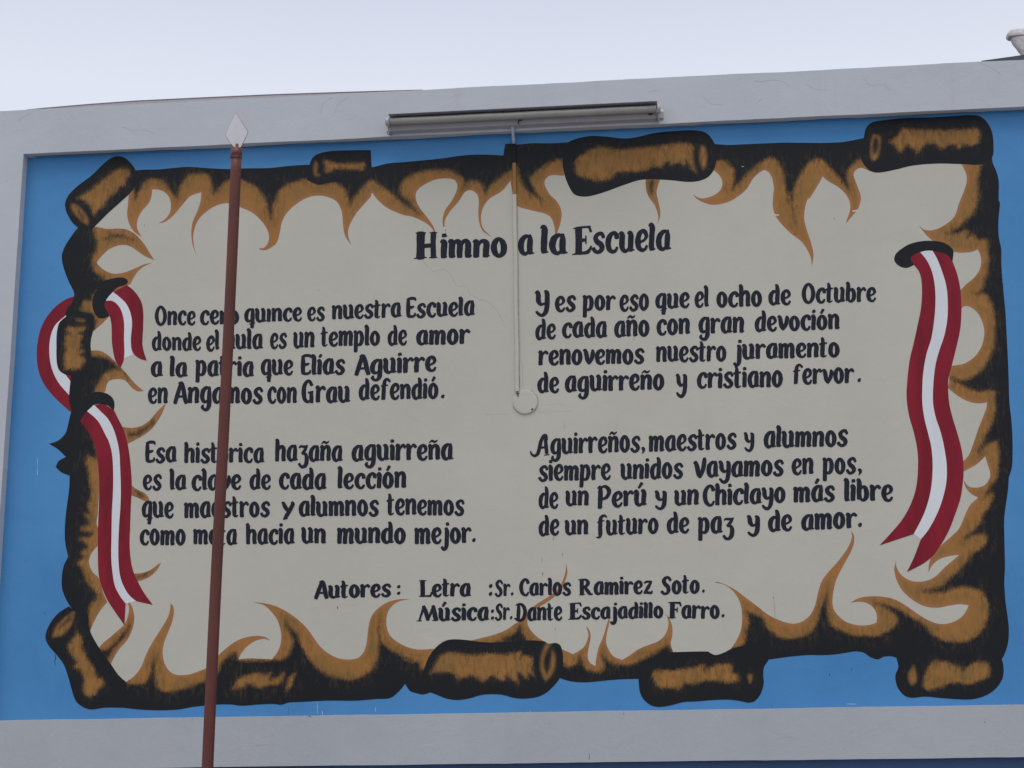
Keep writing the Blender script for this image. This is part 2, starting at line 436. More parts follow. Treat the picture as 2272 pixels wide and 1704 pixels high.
# ------------------------------------------------------------------ parchment and scorched border
PARCH = '300,392! 500,392 620,392 800,402 900,382 1050,368 1200,350 1500,345 1680,345 1800,335 1950,345 2110,356! 2180,360! 2200,430 2202,500 2204,600 2215,800 2235,1000 2226,1150 2222,1300 2215,1420! 2100,1432 2000,1430 1850,1428 1700,1435 1600,1482 1450,1485 1320,1495 1200,1500 1100,1485 960,1480 898,1494 800,1530 700,1540 600,1520 420,1533 300,1540 225,1505! 180,1390 174,1303 176,1235 174,1167 174,1086 184,980 171,871 190,803 175,763 179,668 178,566 190,520 215,440!'
scroll = painted('painted_scroll', PARCH, 1, M_CREAM, wall, grid=60, step=12)
scroll['label'] = 'cream parchment scroll painted on the blue panel'

TOP = '''c1 1000,700! 1110,657 1300,648 1530,628 1700,638 1880,646 2000,640 2212,636 c2 150,620 320,610 500,620 840,630! 960,600 1100,588 1370,562 1600,532 1760,527 1905,535! 1920,440! 1990,437
c3 170,445 300,434 450,435 600,425! 1790,440! 1900,448 2050,442 2212,435 c4 250,1167 400,1168 620,1168 740,1160 900,1130! 1100,1150! 960,1405! 880,1372 830,1395 818,1430 840,1500 870,1580
c5 878,150 855,230 800,300 752,355! 790,240 785,170 750,110 700,60 600,0 c4 565,1443! 540,1490 460,1620 c5 445,150 420,230 415,320 440,420 470,510 490,600 485,660 475,705! 470,640 440,570 390,500 300,430 190,310 160,230 158,150 168,60
c4 165,1530 150,1450 120,1405 90,1390 50,1410 0,1455 c3 2050,810 1980,870 1900,915 1780,938 1690,915 1640,885 1610,855! 1680,885 1760,870 1830,825 1855,765 1835,705 1785,655! 1700,600! 600,600! 556,700! 450,697 405,730 400,770 440,850 500,910 535,980 535,1060 500,1170 485,1178! 480,1120 450,1040 400,1010 300,985 170,945 150,890 130,800 120,740!
c2 1900,820 1790,890 1740,960 1722,1040 1740,1130 1815,1203! 1740,1155 1710,1090 1700,1000 1705,900 1690,850 1640,818 1590,835 1540,910 1470,990 1430,1060 1425,1110 1440,1165! 1415,1120 1408,1060 1430,980 1480,910 1520,830 1530,780 1505,735 1430,722 1340,735 1240,785 1195,830 1190,890 1220,960 1290,1050 1330,1110 1350,1160 1352,1200! 1320,1130 1260,1080 1160,1035 1080,1018 950,960 870,890 840,850 828,838! 820,870 760,940 700,1010 655,1090 635,1150 640,1210 665,1270! 620,1210 600,1150 590,1050 580,980 540,910 470,875 390,862 300,880 200,940 130,1010 90,1090 80,1150 50,1250 0,1290
c1 2170,1310 2125,1305! 2120,1293 2160,1290 2195,1240 2200,1190 2180,1130 2130,1060 2060,1000 1975,962 1870,925 1780,940 1700,985 1630,1050 1595,1120 1580,1200 1590,1290 1610,1362! 1575,1260 1565,1170 1575,1080 1610,1000 1640,910 1647,835! 1560,865 1490,940 1440,1000 1390,1050 1340,1080 1295,1090! 1350,1055 1390,1000 1398,930 1380,870 1340,830 1290,812 1245,812! 1240,860 1220,920 1160,990 1125,1060 1120,1120 1140,1170 1165,1205! 1100,1160 1060,1100 1040,1020 1045,950 1055,840!'''
TOP_BLACK = '''c1 1060,780! 1085,790 1105,900! 1130,850 1170,770 1215,735 1270,728 1330,745 1380,800 1438,890! 1460,830 1490,760 1540,700 1620,685 1690,688 1720,720 1735,790 1745,858! 1800,790 1850,745 1900,728 1990,745 2060,770 2110,810 2160,870 2185,950 2210,1040
c2 5,1080! 15,1040 20,960 50,870 100,800 180,760 300,730 420,765 520,758 580,790 620,830 640,890 655,945! 680,890 710,850 760,790 820,740 880,770 940,810 1000,850 1050,900 1130,960 1205,1005! 1150,930 1070,850 1060,800 1100,730 1170,690 1280,660 1420,652 1500,668 1560,710 1585,750 1572,805! 1620,745 1700,750 1740,790 1760,850! 1800,780 1850,740 1900,700 1970,655
c3 165,620 200,720 240,800 300,860 385,905! 330,830 290,760 280,720 310,690 380,630 450,590 540,570 1700,600! 1810,580 1880,590 1940,640 1950,720 1920,830! 1990,760 2060,680 2130,620 2212,565 c4 150,1290 180,1310 215,1350 240,1410 260,1540 285,1659 c5 290,100 320,250 342,345! 325,250 320,150 335,60
c4 380,1440 430,1360 490,1310 560,1310 610,1360 640,1390 680,1430 730,1500 785,1555! 770,1480 760,1420 790,1370 830,1330 880,1295 960,1300! 960,1000! c1 2000,500! 1000,500!'''
painted('scorched_border', TOP, 2, M_SCORCH, scroll, [TOP_BLACK], base='brown', grid=5)

LEFT = '''c1 690,1120! 640,1125 580,1200 530,1280 505,1360 520,1450 560,1560 600,1640 c6 608,200! 590,260 540,330 540,380! 580,870! 570,960 565,1060 585,1150! 570,1200 550,1290 530,1340 470,1395 400,1418! 470,1460 540,1525! 480,1560 455,1608! 500,1650 c7 570,388! 565,500 540,690 530,830 535,950 558,1050! 520,1130 505,1230 510,1320 540,1400 570,1450! c8 605,380! 610,500! 700,560! 740,530! 770,460 820,370 878,300! c7 845,1350 820,1250 800,1215! 760,1180 735,1130 728,1080 750,1020 800,960! 810,830! 790,780 800,700! 812,500! 812,200!
c6 800,1400! 750,1100! 750,1000! 855,995 870,940 900,900 980,888 1030,905 1080,960 1130,990 1175,985! 1150,965 1100,920 1040,850 985,790 930,735 880,690 820,658 745,655! 740,590 750,540 760,500! 830,440 890,380! 900,200! 1040,130! 1060,110! c1 1065,1590! 1090,1540 1130,1480 1180,1440 1245,1412! 1180,1425 1100,1460 1000,1495 920,1500 850,1470 800,1425 790,1410! 820,1370 880,1310 950,1275 1010,1265 1070,1280 1130,1320 1190,1360 1262,1390! 1230,1340 1180,1260 1120,1190 1050,1145 980,1132 880,1135 790,1118!'''
LEFT_BLACK = '''c1 760,1090! 770,1150 780,1200 800,1260 780,1320 755,1380 760,1450 790,1500 850,1530 c6 840,65 880,90 860,130 770,200 745,250 690,250 670,330 760,350 790,420! 740,690! 800,700 880,720 950,770 1045,872! 980,810 900,820 850,860 810,920 770,1000 770,1100! 750,1330! 780,1420 795,1500 780,1540 720,1520 705,1600
c7 700,270 720,330 735,450 745,570 720,620 745,725! 700,700 730,790 690,800 660,830 765,855! 740,890 650,900 700,940 720,970 660,1020 700,1050 640,1100 680,1160 700,1230 740,1290 803,1352! 790,1395 745,1440 730,1500 c8 725,400 725,480 735,545! 700,700! 300,700! c1 300,1000!'''
LEFT_STREAK = 'c1 840,1222! 920,1185 1000,1190 1095,1228! 1000,1206 930,1206'
painted('scorched_border', LEFT, 2.3, M_SCORCH, scroll, [LEFT_BLACK, LEFT_STREAK], base='brown', grid=5)

RB = '''c4 1890,1250! 1950,1290! 1955,1330 1985,1400 2005,1480 2005,1640 c5 2015,180 2003,330 2005,460 2025,560 2027,700 2045,920 2060,1080 2070,1260 2080,1460 2087,1640 d5 2092,150 2108,300 2117,430 2118,600 2112,690 2088,770! 2080,880 2060,1020 2050,1120 2052,1300 2056,1500 2050,1640 d4 2052,180 2060,290 2075,400 2088,530 2080,640 2055,720 2030,770! 1950,800! 1182,765! 1130,745 1060,750 1020,770 960,755 900,715 830,705 750,718 600,735 450,735 300,748 120,772!
d3 1440,850! 1300,900! 700,900! 430,930! 300,933 200,940 0,958 d2 1350,950 1255,922! 1200,900! 300,900! 200,1042! 140,1058 80,1045 d1 1880,1030 1838,970! 1800,1020 1720,1085 1600,1095 1440,1108 1200,1108 1000,1118 880,1125 830,1142 760,1135 640,1140 500,1150 420,1140 300,1140 190,1150 100,1160 0,1178 c8 1400,1185 1280,1187 1130,1180 1000,1165 950,1158 860,1165! 800,1100! 900,1000! 1030,955! 1090,915 1150,840 1200,720 1260,610 1330,500 1375,420 1392,360 1395,313! 1415,330 1422,390 1405,470 1370,560 1340,640 1330,720 1345,800 1390,870 1450,898 1540,895 1620,870 1680,845
d1 270,795! 315,735 400,660 480,610 560,585 640,578 700,590 735,615! 680,602 600,625 540,670 500,720 475,770! 560,762 650,765 750,770! 800,700 825,620 822,540 795,450 740,375 680,325 590,302! 680,310 780,335 870,380 950,435 1030,510 1090,590 1140,660 1210,720 1290,760 1370,772 1450,760 1500,710 1525,630 1535,540 1555,440 1600,370 1680,310 1780,280 1882,277! 1800,292 1740,325 1700,380 1685,450 1692,520 1720,580 1780,630 1860,670 1950,690 2070,683!
d2 300,750! 400,700! 530,618! 600,600 720,570 830,525 900,475 940,455 980,420 1010,380 L 755,682 850,620 930,570 1000,520 1060,450 1100,370 1128,280 1139,210 1134,160! 1150,215 1156,270 1142,340 1112,430 1070,505 1015,560 900,645 810,700 740,740 d2 1010,410 995,450 1000,490 1030,540 1080,590 1155,635! 1200,700! 1285,690! 1370,728! 1420,700 1465,660 1490,600 1495,560 1475,500! 1500,525 1513,580 1505,640 1492,700 1490,760 1510,800 1552,825! 1560,760 1580,670 1610,600 1630,540 1645,485 1660,440 1668,390 1660,350 1638,325! 1665,345 1675,390 1672,430 1660,500 1645,560 1640,630 1660,690 1700,745 1770,775! 1830,740 1900,690 1980,655 2060,625 2110,585 2140,530 2150,470 2135,410 2120,385! 2160,440 2182,510 2180,580 2168,640 2180,690 2190,712!
d3 1000,708! 1060,735 1130,715 1190,680! 1240,600 1270,520 1278,430 1270,340 1240,260 1180,190 1120,155 1055,142! 1070,135 1130,155 1220,200 1320,275 1420,350 1490,405 1560,440 1640,470 1710,478 1780,455 1840,400 1880,310 1900,220 1930,130 1980,60 d5 680,1470 750,1380 790,1310 805,1250 798,1205! 822,1250 820,1310 790,1390 740,1480
d4 680,110 655,200 645,290 655,360 700,420 760,465 850,490 940,490 1005,470! 1010,420 990,360 940,315 870,298 795,305! 860,270 950,255 1050,257 1140,275 1230,320 1330,390 1430,450 1520,480 1600,475 1680,440 1730,390 1760,328! 1690,318 1600,330 1500,348 1400,335 1310,290 1220,210 1170,120 1152,50 d5 1150,1520 1165,1443! 1165,1490 1200,1560 1260,1605 1330,1625 1420,1615 1490,1580 1560,1510 1630,1450 1682,1403! 1600,1415 1520,1440 1460,1490 1430,1545! 1435,1480 1460,1410 1520,1340 1600,1270 1680,1190 1730,1080 1770,1000 1838,935! 1780,905 1735,850 1718,795! 1760,845 1830,855 1890,835 1930,780 1935,730 1910,650 1895,598! 1830,660 1760,700 1718,722! 1715,640! 1760,590 1800,490 1840,370 1880,270 1905,200 1910,158! 1840,165 1760,150 1680,110 1590,40!
c5 1600,1640! 1600,1520! 1640,1515 1720,1500 1800,1450 1860,1370 1885,1280 1885,1210 1860,1130 1820,1070 1770,1035 1720,1030 1690,1060! 1685,905! 1740,850 1800,800 1845,740 1862,680 1855,610 1835,565! 1780,585 1700,592 1635,585! 1560,540! 1460,490! 1420,455 1380,405 1350,370! 1400,405 1460,408 1540,380 1640,300 1680,190 1720,90 c4 1745,1475 1735,1410 1700,1340!'''
RB_BLACK = '''c4 1860,1345 1845,1420 1830,1500 1835,1640 c5 1838,80 1830,180 1800,260 1730,330 1650,400 1578,432! 1660,440 1740,410 1760,430 1745,475 1790,440 1840,490 1905,490 1915,560 1925,640 1915,740 1890,820 1880,880 1815,932! 1900,930 1940,1000 1965,1080 1975,1200 1965,1350 1930,1450 1870,1550 1790,1610 1720,1635 1595,1608! 1640,1645 d5 1750,40 1850,70 1960,65 1975,130 1970,250 1940,350 1890,450 1838,562! 1900,510 1990,480 2005,560 2000,680 1990,770 1940,840 1888,905! 1930,910 1960,905 1930,1000 1880,1080 1840,1160 1750,1240 1718,1278! 1830,1240 1905,1250 1890,1320 1800,1390 1740,1460 1680,1530 1600,1600
d4 1540,170 1440,195 1380,213! 1480,225 1560,220 1640,190 1730,180 1800,190 1870,220 1910,300 1915,400 1890,500 1830,570 1740,620 1640,628 1540,610 1450,550 1390,480 1300,430 1200,370 1100,330 1000,310! 1100,360 1170,430 1165,480 1100,540 1020,575 880,575 770,560 690,520 630,480 610,400 600,300 605,205! 575,290 540,380 520,470 450,560 350,590 250,595 170,560 110,500 70,430
d3 1370,400 1315,375! 1330,470 1310,560 1280,650 1180,690 1000,740! 720,740! 680,660 640,670 560,720 480,760 400,800 330,815 240,810 180,780 130,740 122,730! 150,830 130,870 d2 1560,870 1480,850 1450,790 1420,740! 1390,810 1330,830 1280,800 1250,800! 130,850! 100,780 60,790 0,775 d1 1900,780 1820,740 1720,690 1660,640 1635,570 1630,445! 1620,560 1625,640 1620,720 1600,800 1560,860 1500,900 1400,935 1300,925 1200,890 1110,830 1050,760 1000,670 950,560 900,500 862,460! 895,560 925,630 900,700 850,765 750,775 480,775 460,710! 400,740 330,810 c8 1780,880 1680,945 1600,975 1500,1010 1400,1035 1330,1025 1280,985 1270,900 1260,750! 1235,850 1210,930 1160,970 1030,965 850,970! 850,1300! d4 2250,1300! c4 2300,1200! 2000,1200!'''
RB_BROWN = ['d1 430,1012! 480,930 560,900 640,885 700,900 740,880 730,930 790,920 852,880! 840,930 800,970 720,980 640,1000 560,970 520,1000', 'd1 870,1030! 885,930 937,888! 915,960 890,1010']
painted('scorched_border', RB, 2.6, M_SCORCH, scroll, [RB_BLACK, 'd2 935,490! 880,560 800,600 720,640! 1010,640! 960,560'], RB_BROWN, base='brown', grid=5)

# small separate flames
FL = [('c3 1226,715! 1228,800 1250,870 1300,940 1325,1010 1330,1060 1320,1097! 1340,1050 1345,990 1330,910 1315,840 1330,770 1352,715!', ['c3 1265,740! 1262,800 1275,850! 1285,790 1290,740!']),
      ('c6 1000,1280! 1080,1288 1160,1270 1230,1220 1280,1160 1330,1110 1355,1092! 1330,1160 1290,1230 1240,1295 1170,1350 1040,1420!', ['c6 1053,1335! 1120,1325 1200,1280 1252,1238! 1180,1315 1120,1347 1060,1352!']),
      ('c7 1060,458! 1120,500 1180,530 1215,570 1226,606! 1170,590 1120,565 1060,545!', ['c7 1110,512! 1160,545 1168,562! 1130,547!']),
      ('c7 1085,1190! 1160,1185 1230,1160 1290,1115 1316,1102! 1290,1150 1230,1210 1170,1240 1110,1256!', ['c7 1128,1218! 1170,1198 1217,1178! 1180,1208 1140,1224!']),
      ('c8 800,690! 840,640 900,590 970,530 1020,480 1050,400 1055,340 1042,301! 1070,320 1092,380 1097,450 1080,530 1040,610 980,680 940,740 905,812!', ['c8 800,690! 870,690 940,630 1000,560 1063,495! 1050,545 990,620 930,690 880,770 860,780!'])]
for s, b in FL: painted('flame', s, 2.9, M_SCORCH, scroll, b, base='brown', grid=4, step=4)

ROLLS = [
 ('c1 640,1125 590,1080 545,1000 532,930 560,860 640,780 740,705 850,600 910,555 970,540 1030,560 1080,610 1110,660 1120,750 1075,830 980,920 880,1010 800,1090 740,1145 690,1150',
  ['c1 635,880! 720,830 850,730 960,650 1035,640 1065,690 1030,720 1020,770 980,790 940,840 905,865 870,910 840,960 800,980 775,1025! 740,960 690,905', 'c1 585,935 620,935 680,990 720,1060 718,1098! 690,1085 630,1030 595,985'],
  ['c1 632,975! 660,1000 700,1072! 680,1060 650,1010']),
 ('c2 320,610! 340,560 380,525 480,500 640,492 820,490! 828,632! 820,700 700,760 560,750 480,755 400,775 350,760 300,735! 320,680',
  ['c2 440,570! 500,590 560,605 640,598 768,600! 760,650! 650,645 560,640 510,650 455,675!', 'c2 370,585! 355,640 368,705! 405,695! 380,680 385,610'],
  ['c2 385,625! 375,650 388,690! 396,650']),
 ('c3 590,428 680,392 780,375 900,380 1050,395 1150,385 1290,352 1450,335 1600,328 1700,340 1750,375 1790,440 1808,530 1800,600 1780,660 1730,715 1650,745 1560,750 1450,738 1300,730 1180,735 1050,775 900,830 780,865 700,870 640,850 600,790 565,700 545,580 560,480',
  ['c3 650,620 670,560 740,510 840,465 930,475 1000,490 1150,475 1350,455 1480,435 1590,440 1615,470 1610,560 1637,668! 1600,640 1555,560 1545,610 1500,590 1440,610 1400,580 1350,630 1290,620 1220,655 1120,665 1000,670 940,720 850,740 740,720 670,690', 'c3 1668,520 1682,452! 1710,470 1725,540 1718,620 1697,650! 1675,600'],
  []),
 ('c4 900,1130! 920,1050 960,1005 1050,985 1250,965 1450,960 1650,948 1780,942 1850,950 1910,1000 1950,1080 1962,1180 1950,1290 1860,1345 1700,1342 1500,1338 1300,1355 1150,1390 1020,1412 960,1400 905,1350 878,1290 880,1200',
  ['c4 1215,1050! 1300,1060 1450,1065 1600,1065 1750,1055 1835,1055 1850,1110 1830,1170 1770,1190 1720,1180 1680,1215 1660,1190 1600,1180 1540,1215 1480,1170 1400,1185 1340,1250 1300,1210 1250,1190 1200,1245 1150,1180 1110,1160! 1180,1110', 'c4 975,1105! 1030,1115 1035,1180 1020,1270 995,1310 962,1300 960,1200'],
  ['c4 988,1120 1020,1140 1018,1200 1008,1240 985,1260 972,1200']),
 ('c8 565,335! 480,390 420,460 380,540 372,600 400,660 460,730 520,810 560,920 590,1030 620,1110 670,1155 740,1180 860,1165 1000,1166! 1040,1060! 1030,955! 970,900 900,800 820,690 760,590 740,545 725,480! 720,395! 610,378!',
  ['c8 555,650! 600,600 630,550! 665,590 670,680 710,760 770,850 780,900 830,930 848,975 800,1020 790,1050 720,1070 680,1030 690,970 680,900 650,850 600,830 630,790 590,745 570,700', 'c8 430,585! 450,520 520,440 607,378! 600,440 560,520 500,575'],
  ['c8 480,520! 540,445 597,392! 575,440 520,495']),
 ('d2 150,850! 190,750 250,670 320,620 390,606 500,612 620,628 740,632 880,622 1000,615 1090,618 1140,625 1160,640 1190,640 1225,635 1260,650 1282,700 1288,790 1280,880 1250,940 1200,1000 1140,1050 1070,1080 950,1092 870,1082 800,1062 720,1055 620,1062 520,1090 420,1103 330,1090 260,1062 200,1040! 160,950',
  ['d2 205,885! 250,800 310,730 400,718 520,735 600,730 700,725 800,735 880,720 940,712 930,770 960,745 1030,760 1035,850 1050,905! 1010,880 990,930 920,870 915,965! 870,930 820,905 800,940 700,905 640,950 540,900 470,920 430,935 400,890 330,870 290,880 250,870', 'd2 1190,637! 1150,645 1115,730 1103,830 1118,895 1145,947! 1165,920 1140,870 1128,800 1140,730', 'd2 1200,695! 1222,750 1220,830 1190,900 1145,947! 1165,880 1180,830'],
  []),
 ('d3 430,930! 440,800! 700,711! 1000,706 1020,720 1060,735 1130,715 1200,680! 1350,640! 1480,700! 1500,760 1458,830 1450,900 1455,960 1430,1050 1380,1112 1330,1125 1280,1115 1170,1100 1020,1105 900,1115 800,1120 700,1145 600,1160 530,1145 470,1095 440,1030',
  ['d3 550,880 600,862 700,865 800,850 880,835 970,820 960,860 1060,820 1190,818 1195,880 1240,905 1248,945 1160,960 1060,940 960,950 870,970 800,960 770,1010 680,1000 610,1005 570,960', 'd3 1325,900! 1355,895! 1358,930 1340,962!'],
  []),
 ('d4 1170,765! 1185,830 1160,900 1165,960 1190,1020 1240,1070 1300,1085 1400,1075 1550,1088 1700,1098 1800,1095 1900,1065 1980,1010 2030,940 2045,880 2040,800 2030,770! 1900,720! 1300,720!',
  ['d4 1460,800 1540,785 1600,800 1680,830 1740,840 1800,800 1910,800 1930,850 1930,900 1870,935 1780,970 1680,960 1600,970 1520,1000 1430,1015 1390,990 1400,930 1410,870', 'd4 1310,820! 1330,900 1325,960 1290,975 1265,900'],
  ['d4 1700,830 1725,830 1735,855 1715,875 1695,860']),
 ('c6 540,378! 600,345 680,340 760,365 772,400 760,470 745,560 740,640 745,690! 690,810 640,825 600,862! 530,850 480,810 462,720 465,560 475,450 500,410',
  ['c6 560,465! 690,462! 680,500 650,510 680,540 650,570 660,610 640,640 685,660 650,690 690,720 680,760 650,805! 530,808! 525,740 530,680 545,640 525,600 545,570 530,540 580,510 540,500', 'c6 620,400! 680,400 692,415 640,413'],
  []),
]

# ribbons behind and in front
def ribbon(layer, red, white):
    vs, fs, mi = [], [], []
    for lst, m, dl in ((red, 0, 0.0), (white, 1, 0.12)):
        for s in lst:
            o = poly(s, 5); v2, f2 = fill(o, 60)
            V3 = WA(v2, -LAYER * (layer + dl)); b = len(vs)
            vs += [tuple(v) for v in V3]; ff2 = orient(V3, f2)
            fs += [tuple(int(i) + b for i in f) for f in ff2]; mi += [m] * len(ff2)
    return mesh_obj('flag_ribbon', vs, fs, [M_RED, M_WHITE], scroll, mi)
ribbon(2.15, ['c6 612,210! 540,235 450,300 370,400 320,520 300,680 315,820 360,930 430,1020 500,1090 585,1165! 575,1030! 565,1020! 480,920 430,820 405,700 410,560 450,450 545,365! 610,300!', 'c6 520,850! 590,860! 585,920! 575,912!'],
       ['c6 545,362! 450,450 410,560 405,700 430,820 480,920 565,1020! 580,1030! 580,912! 520,830 470,760 462,650 470,480 545,380!'])
for s, br, co in ROLLS:
    painted('scroll_roll', s, 3.2, M_ROLL, scroll, (), br, co, base='black', grid=5)
ribbon(3.6, ['c6 855,250! 920,250 970,290 1000,350 1015,430 1015,560 1018,680 1010,740 985,797! 945,740 925,660 915,580 912,450 900,380! 850,330!',
             'c6 925,178! 1035,118! 1090,160 1130,210 1160,270 1172,350 1170,480 1165,600 1175,660 1200,738! 1150,725 1100,690 1075,640 1070,560 1080,430 1065,340 1030,270 980,220'],
       ['c6 925,176! 870,215! 862,248! 920,250 970,290 1000,350 1015,430 1015,560 1018,680 1014,720! 1088,690! 1075,640 1070,560 1080,430 1065,340 1030,270 980,220'])
ribbon(3.6, ['c6 712,1150! 655,1230! 700,1290 740,1350 775,1430 795,1540 806,1640 c7 812,450 810,600 802,800 800,1000 805,1180 820,1260 870,1390 940,1500 1018,1612! 1028,1435! 980,1370 940,1290 920,1180 910,1050 912,900 915,700 925,500 925,330 915,200 890,110 c6 860,1340 800,1230',
             'c6 770,1100! 850,1090! 935,1147! 970,1220 1010,1300 1040,1400 1060,1520 1072,1640 c7 1078,480 1070,640 1065,800 1060,950 1070,1080 1090,1170 1130,1260 1180,1350 1250,1446! 1115,1415! 1060,1370 1020,1310 985,1220 970,1100 968,950 975,780 985,640 988,480 982,310 c6 975,1480 955,1380 925,1290 880,1210 820,1150'],
       ['c6 712,1150! 770,1100! 820,1150 880,1210 925,1290 955,1380 975,1480 c7 982,310 988,480 985,640 975,780 968,950 970,1100 985,1220 1020,1310 1060,1370 1112,1414! 1028,1435! 980,1370 940,1290 920,1180 910,1050 912,900 915,700 925,500 925,330 915,200 890,110 c6 860,1340 800,1230'])
ribbon(3.6, ['c5 1275,640! 1340,580! 1365,590! 1420,660 1460,750 1482,860 1488,980 1480,1120 1455,1290 1415,1420 1390,1560 1381,1640 d5 1382,180 1400,300 1430,420 1455,530 1465,680 1455,840 1425,980 1380,1100 1310,1235! 1030,1328! 1130,1220 1220,1110 1290,980 1330,850 1345,690 1340,550 1310,400 1275,280 1255,160 1252,60 c5 1275,1480 1310,1330 1345,1170 1370,1040 1378,900 1370,800 1350,740 1310,690',
             'c5 1460,570! 1540,580 1600,610 1630,670! 1660,750 1685,850 1698,970 1700,1080 1690,1220 1655,1380 1620,1520 1592,1640 d5 1600,160 1630,290 1670,420 1705,560 1718,700 1710,830 1690,950 1650,1070 1600,1200 1540,1310 1470,1410 1390,1475 1255,1546! 1310,1430 1345,1340 1365,1285! 1430,1200 1500,1070 1545,950 1575,820 1580,680 1560,530 1530,400 1490,280 1468,160 1467,60 c5 1490,1500 1520,1390 1560,1270 1585,1130 1588,980 1575,860 1540,740 1500,640'],
       ['c5 1365,588! 1440,565! 1460,570! 1500,640 1540,740 1575,860 1588,980 1585,1130 1560,1270 1520,1390 1490,1500 1472,1640 d5 1468,160 1490,280 1530,400 1560,530 1580,680 1575,820 1545,950 1500,1070 1430,1200 1368,1276! 1310,1235! 1380,1100 1425,980 1455,840 1465,680 1455,530 1430,420 1400,300 1382,180 1380,60 c5 1390,1560 1415,1420 1455,1290 1480,1120 1488,980 1482,860 1460,750 1420,660'])
for s in ('c6 830,100 870,80 940,62 1000,58 1040,75 1045,100 1020,120 960,140 910,190 870,240 855,290 875,330 893,372! 850,392 800,385 765,330 755,270 765,210 800,150',
          'c6 650,1130! 690,1040 740,1005 810,993 880,1010 925,1050 937,1095 930,1147! 880,1105 830,1095 780,1095 720,1130 680,1180 655,1232! 620,1200!',
          'c5 1150,640 1165,600 1210,560 1280,520 1380,497 1460,495 1540,505 1600,535 1633,575 1630,640 1625,668! 1590,615 1530,590 1440,575 1370,585 1310,610 1285,640 1312,692! 1250,717 1190,700 1155,665'):
    painted('curl_rim', s, 3.9, M_RING, scroll, grid=30, step=4)

# ------------------------------------------------------------------ hand lettering
G = {}
def gl(ch, w, s): G[ch] = (w, s)
ARCH = '22,68,12 38,92,20 54,90,25 60,70,28 58,35,27 58,5,26;56,11,19 75,9,6'
STEM = '1,87,7 11,96,19 17,82,27 15,40,27 15,5,26;12,11,19 29,8,6'
BOWL = '58,93,15 40,96,20 21,76,27 14,45,28 20,15,25 36,4,18 52,20,11'
gl('a', 74, BOWL + ';40,94,16 64,98,15;60,96,16 59,70,27 57,40,27 57,7,26;55,11,19 77,8,6')
gl('b', 72, '3,130,9 13,136,19 17,115,27 15,60,27 16,14,26;18,18,14 36,4,18 54,20,26 58,48,28 52,80,25 38,90,18 22,72,10')
gl('c', 66, '58,70,22 56,86,24 42,97,18 22,80,25 14,48,28 20,18,25 36,3,18 52,8,16 60,24,13')
gl('d', 75, '46,137,12 56,130,22 60,95,27 58,45,27 57,6,26;55,11,19 77,8,6;56,84,13 38,93,20 20,74,27 14,45,28 20,14,25 36,3,18 52,22,12')
gl('e', 66, '20,40,12 46,52,14 57,70,20 50,90,22 36,97,18 20,80,25 14,48,28 20,18,25 36,3,18 52,8,16 61,25,12')
gl('f', 62, '66,117,15 50,133,16 33,125,22 26,100,25 24,50,27 22,4,26;5,88,9 24,92,14 52,94,7;10,2,8 26,6,12')
gl('g', 74, BOWL.replace('36,4', '36,7') + ';40,94,16 66,98,14;62,97,18 60,60,27 59,10,27 56,-20,27 44,-40,22 28,-42,18 14,-27,20 20,-13,11')
gl('h', 75, '3,130,9 13,137,19 17,118,27 15,60,27 15,4,26;12,11,19 28,8,6;' + ARCH)
gl('ı', 31, STEM)
gl('i', 31, STEM + ';16,132,20 18,120,23')
gl('í', 31, STEM + ';15,118,16 25,134,20')
gl('j', 46, '18,90,8 27,96,19 32,75,27 31,30,27 30,-10,27 24,-36,22 10,-42,18 0,-26,18;34,134,20 36,121,22')
gl('l', 32, '0,128,7 10,137,18 17,120,27 15,70,27 14,30,27 16,7,25;14,11,19 33,9,6')
gl('m', 104, STEM + ';22,68,12 34,91,18 46,90,24 51,70,26 49,35,26 49,4,25;47,11,18 60,8,6;56,68,12 70,92,18 82,90,24 88,70,27 86,35,27 86,4,26;84,11,19 103,9,6')
gl('n', 75, STEM + ';' + ARCH)
gl('ñ', 75, STEM + ';' + ARCH + ';10,113,6 26,126,15 42,118,15 60,130,5')
gl('o', 72, '36,97,18 20,80,25 14,48,28 19,20,25 36,3,18 53,20,25 58,50,28 53,78,25 36,97,18')
gl('ó', 72, G['o'][1] + ';30,116,15 44,142,20')
gl('p', 74, '0,92,8 11,97,19 17,80,27 15,30,27 14,-20,26 12,-42,25;20,70,10 36,94,18 52,86,24 59,52,28 52,16,24 36,5,18 20,14,12')
gl('q', 74, BOWL.replace('36,4', '36,8') + ';40,94,16 66,98,14;62,97,18 60,60,27 58,10,27 54,-42,24;36,-16,6 54,-11,11 76,-5,5')
gl('r', 62, STEM + ';22,64,9 36,86,14 47,93,21 60,80,17')
gl('s', 65, '60,76,18 50,95,18 32,93,20 19,76,24 27,56,26 44,42,27 53,24,25 42,6,20 22,4,18 7,22,20')
gl('t', 50, '12,134,14 19,122,20 20,90,26 18,40,27 20,13,26 30,4,13 46,12,5;0,90,13 20,94,15 45,98,11')
gl('u', 77, '0,90,7 10,97,19 16,82,27 14,45,28 18,17,25 34,4,18 50,18,12;43,92,9 54,98,19 60,80,27 58,40,27 58,7,26;55,11,19 78,9,6')
gl('ú', 77, G['u'][1] + ';28,116,15 46,146,20')
gl('á', 74, G['a'][1] + ';28,116,15 42,142,20')
gl('v', 72, '0,91,7 11,97,18 19,78,27 27,34,28 40,6,18;38,6,16 55,40,26 63,78,27 60,98,14')
gl('y', 74, '0,92,7 10,97,19 16,80,26 18,52,26 32,33,20 52,40,11;50,97,14 61,86,25 61,50,27 59,10,27 51,-22,24 35,-37,20 17,-28,18 6,-13,13')
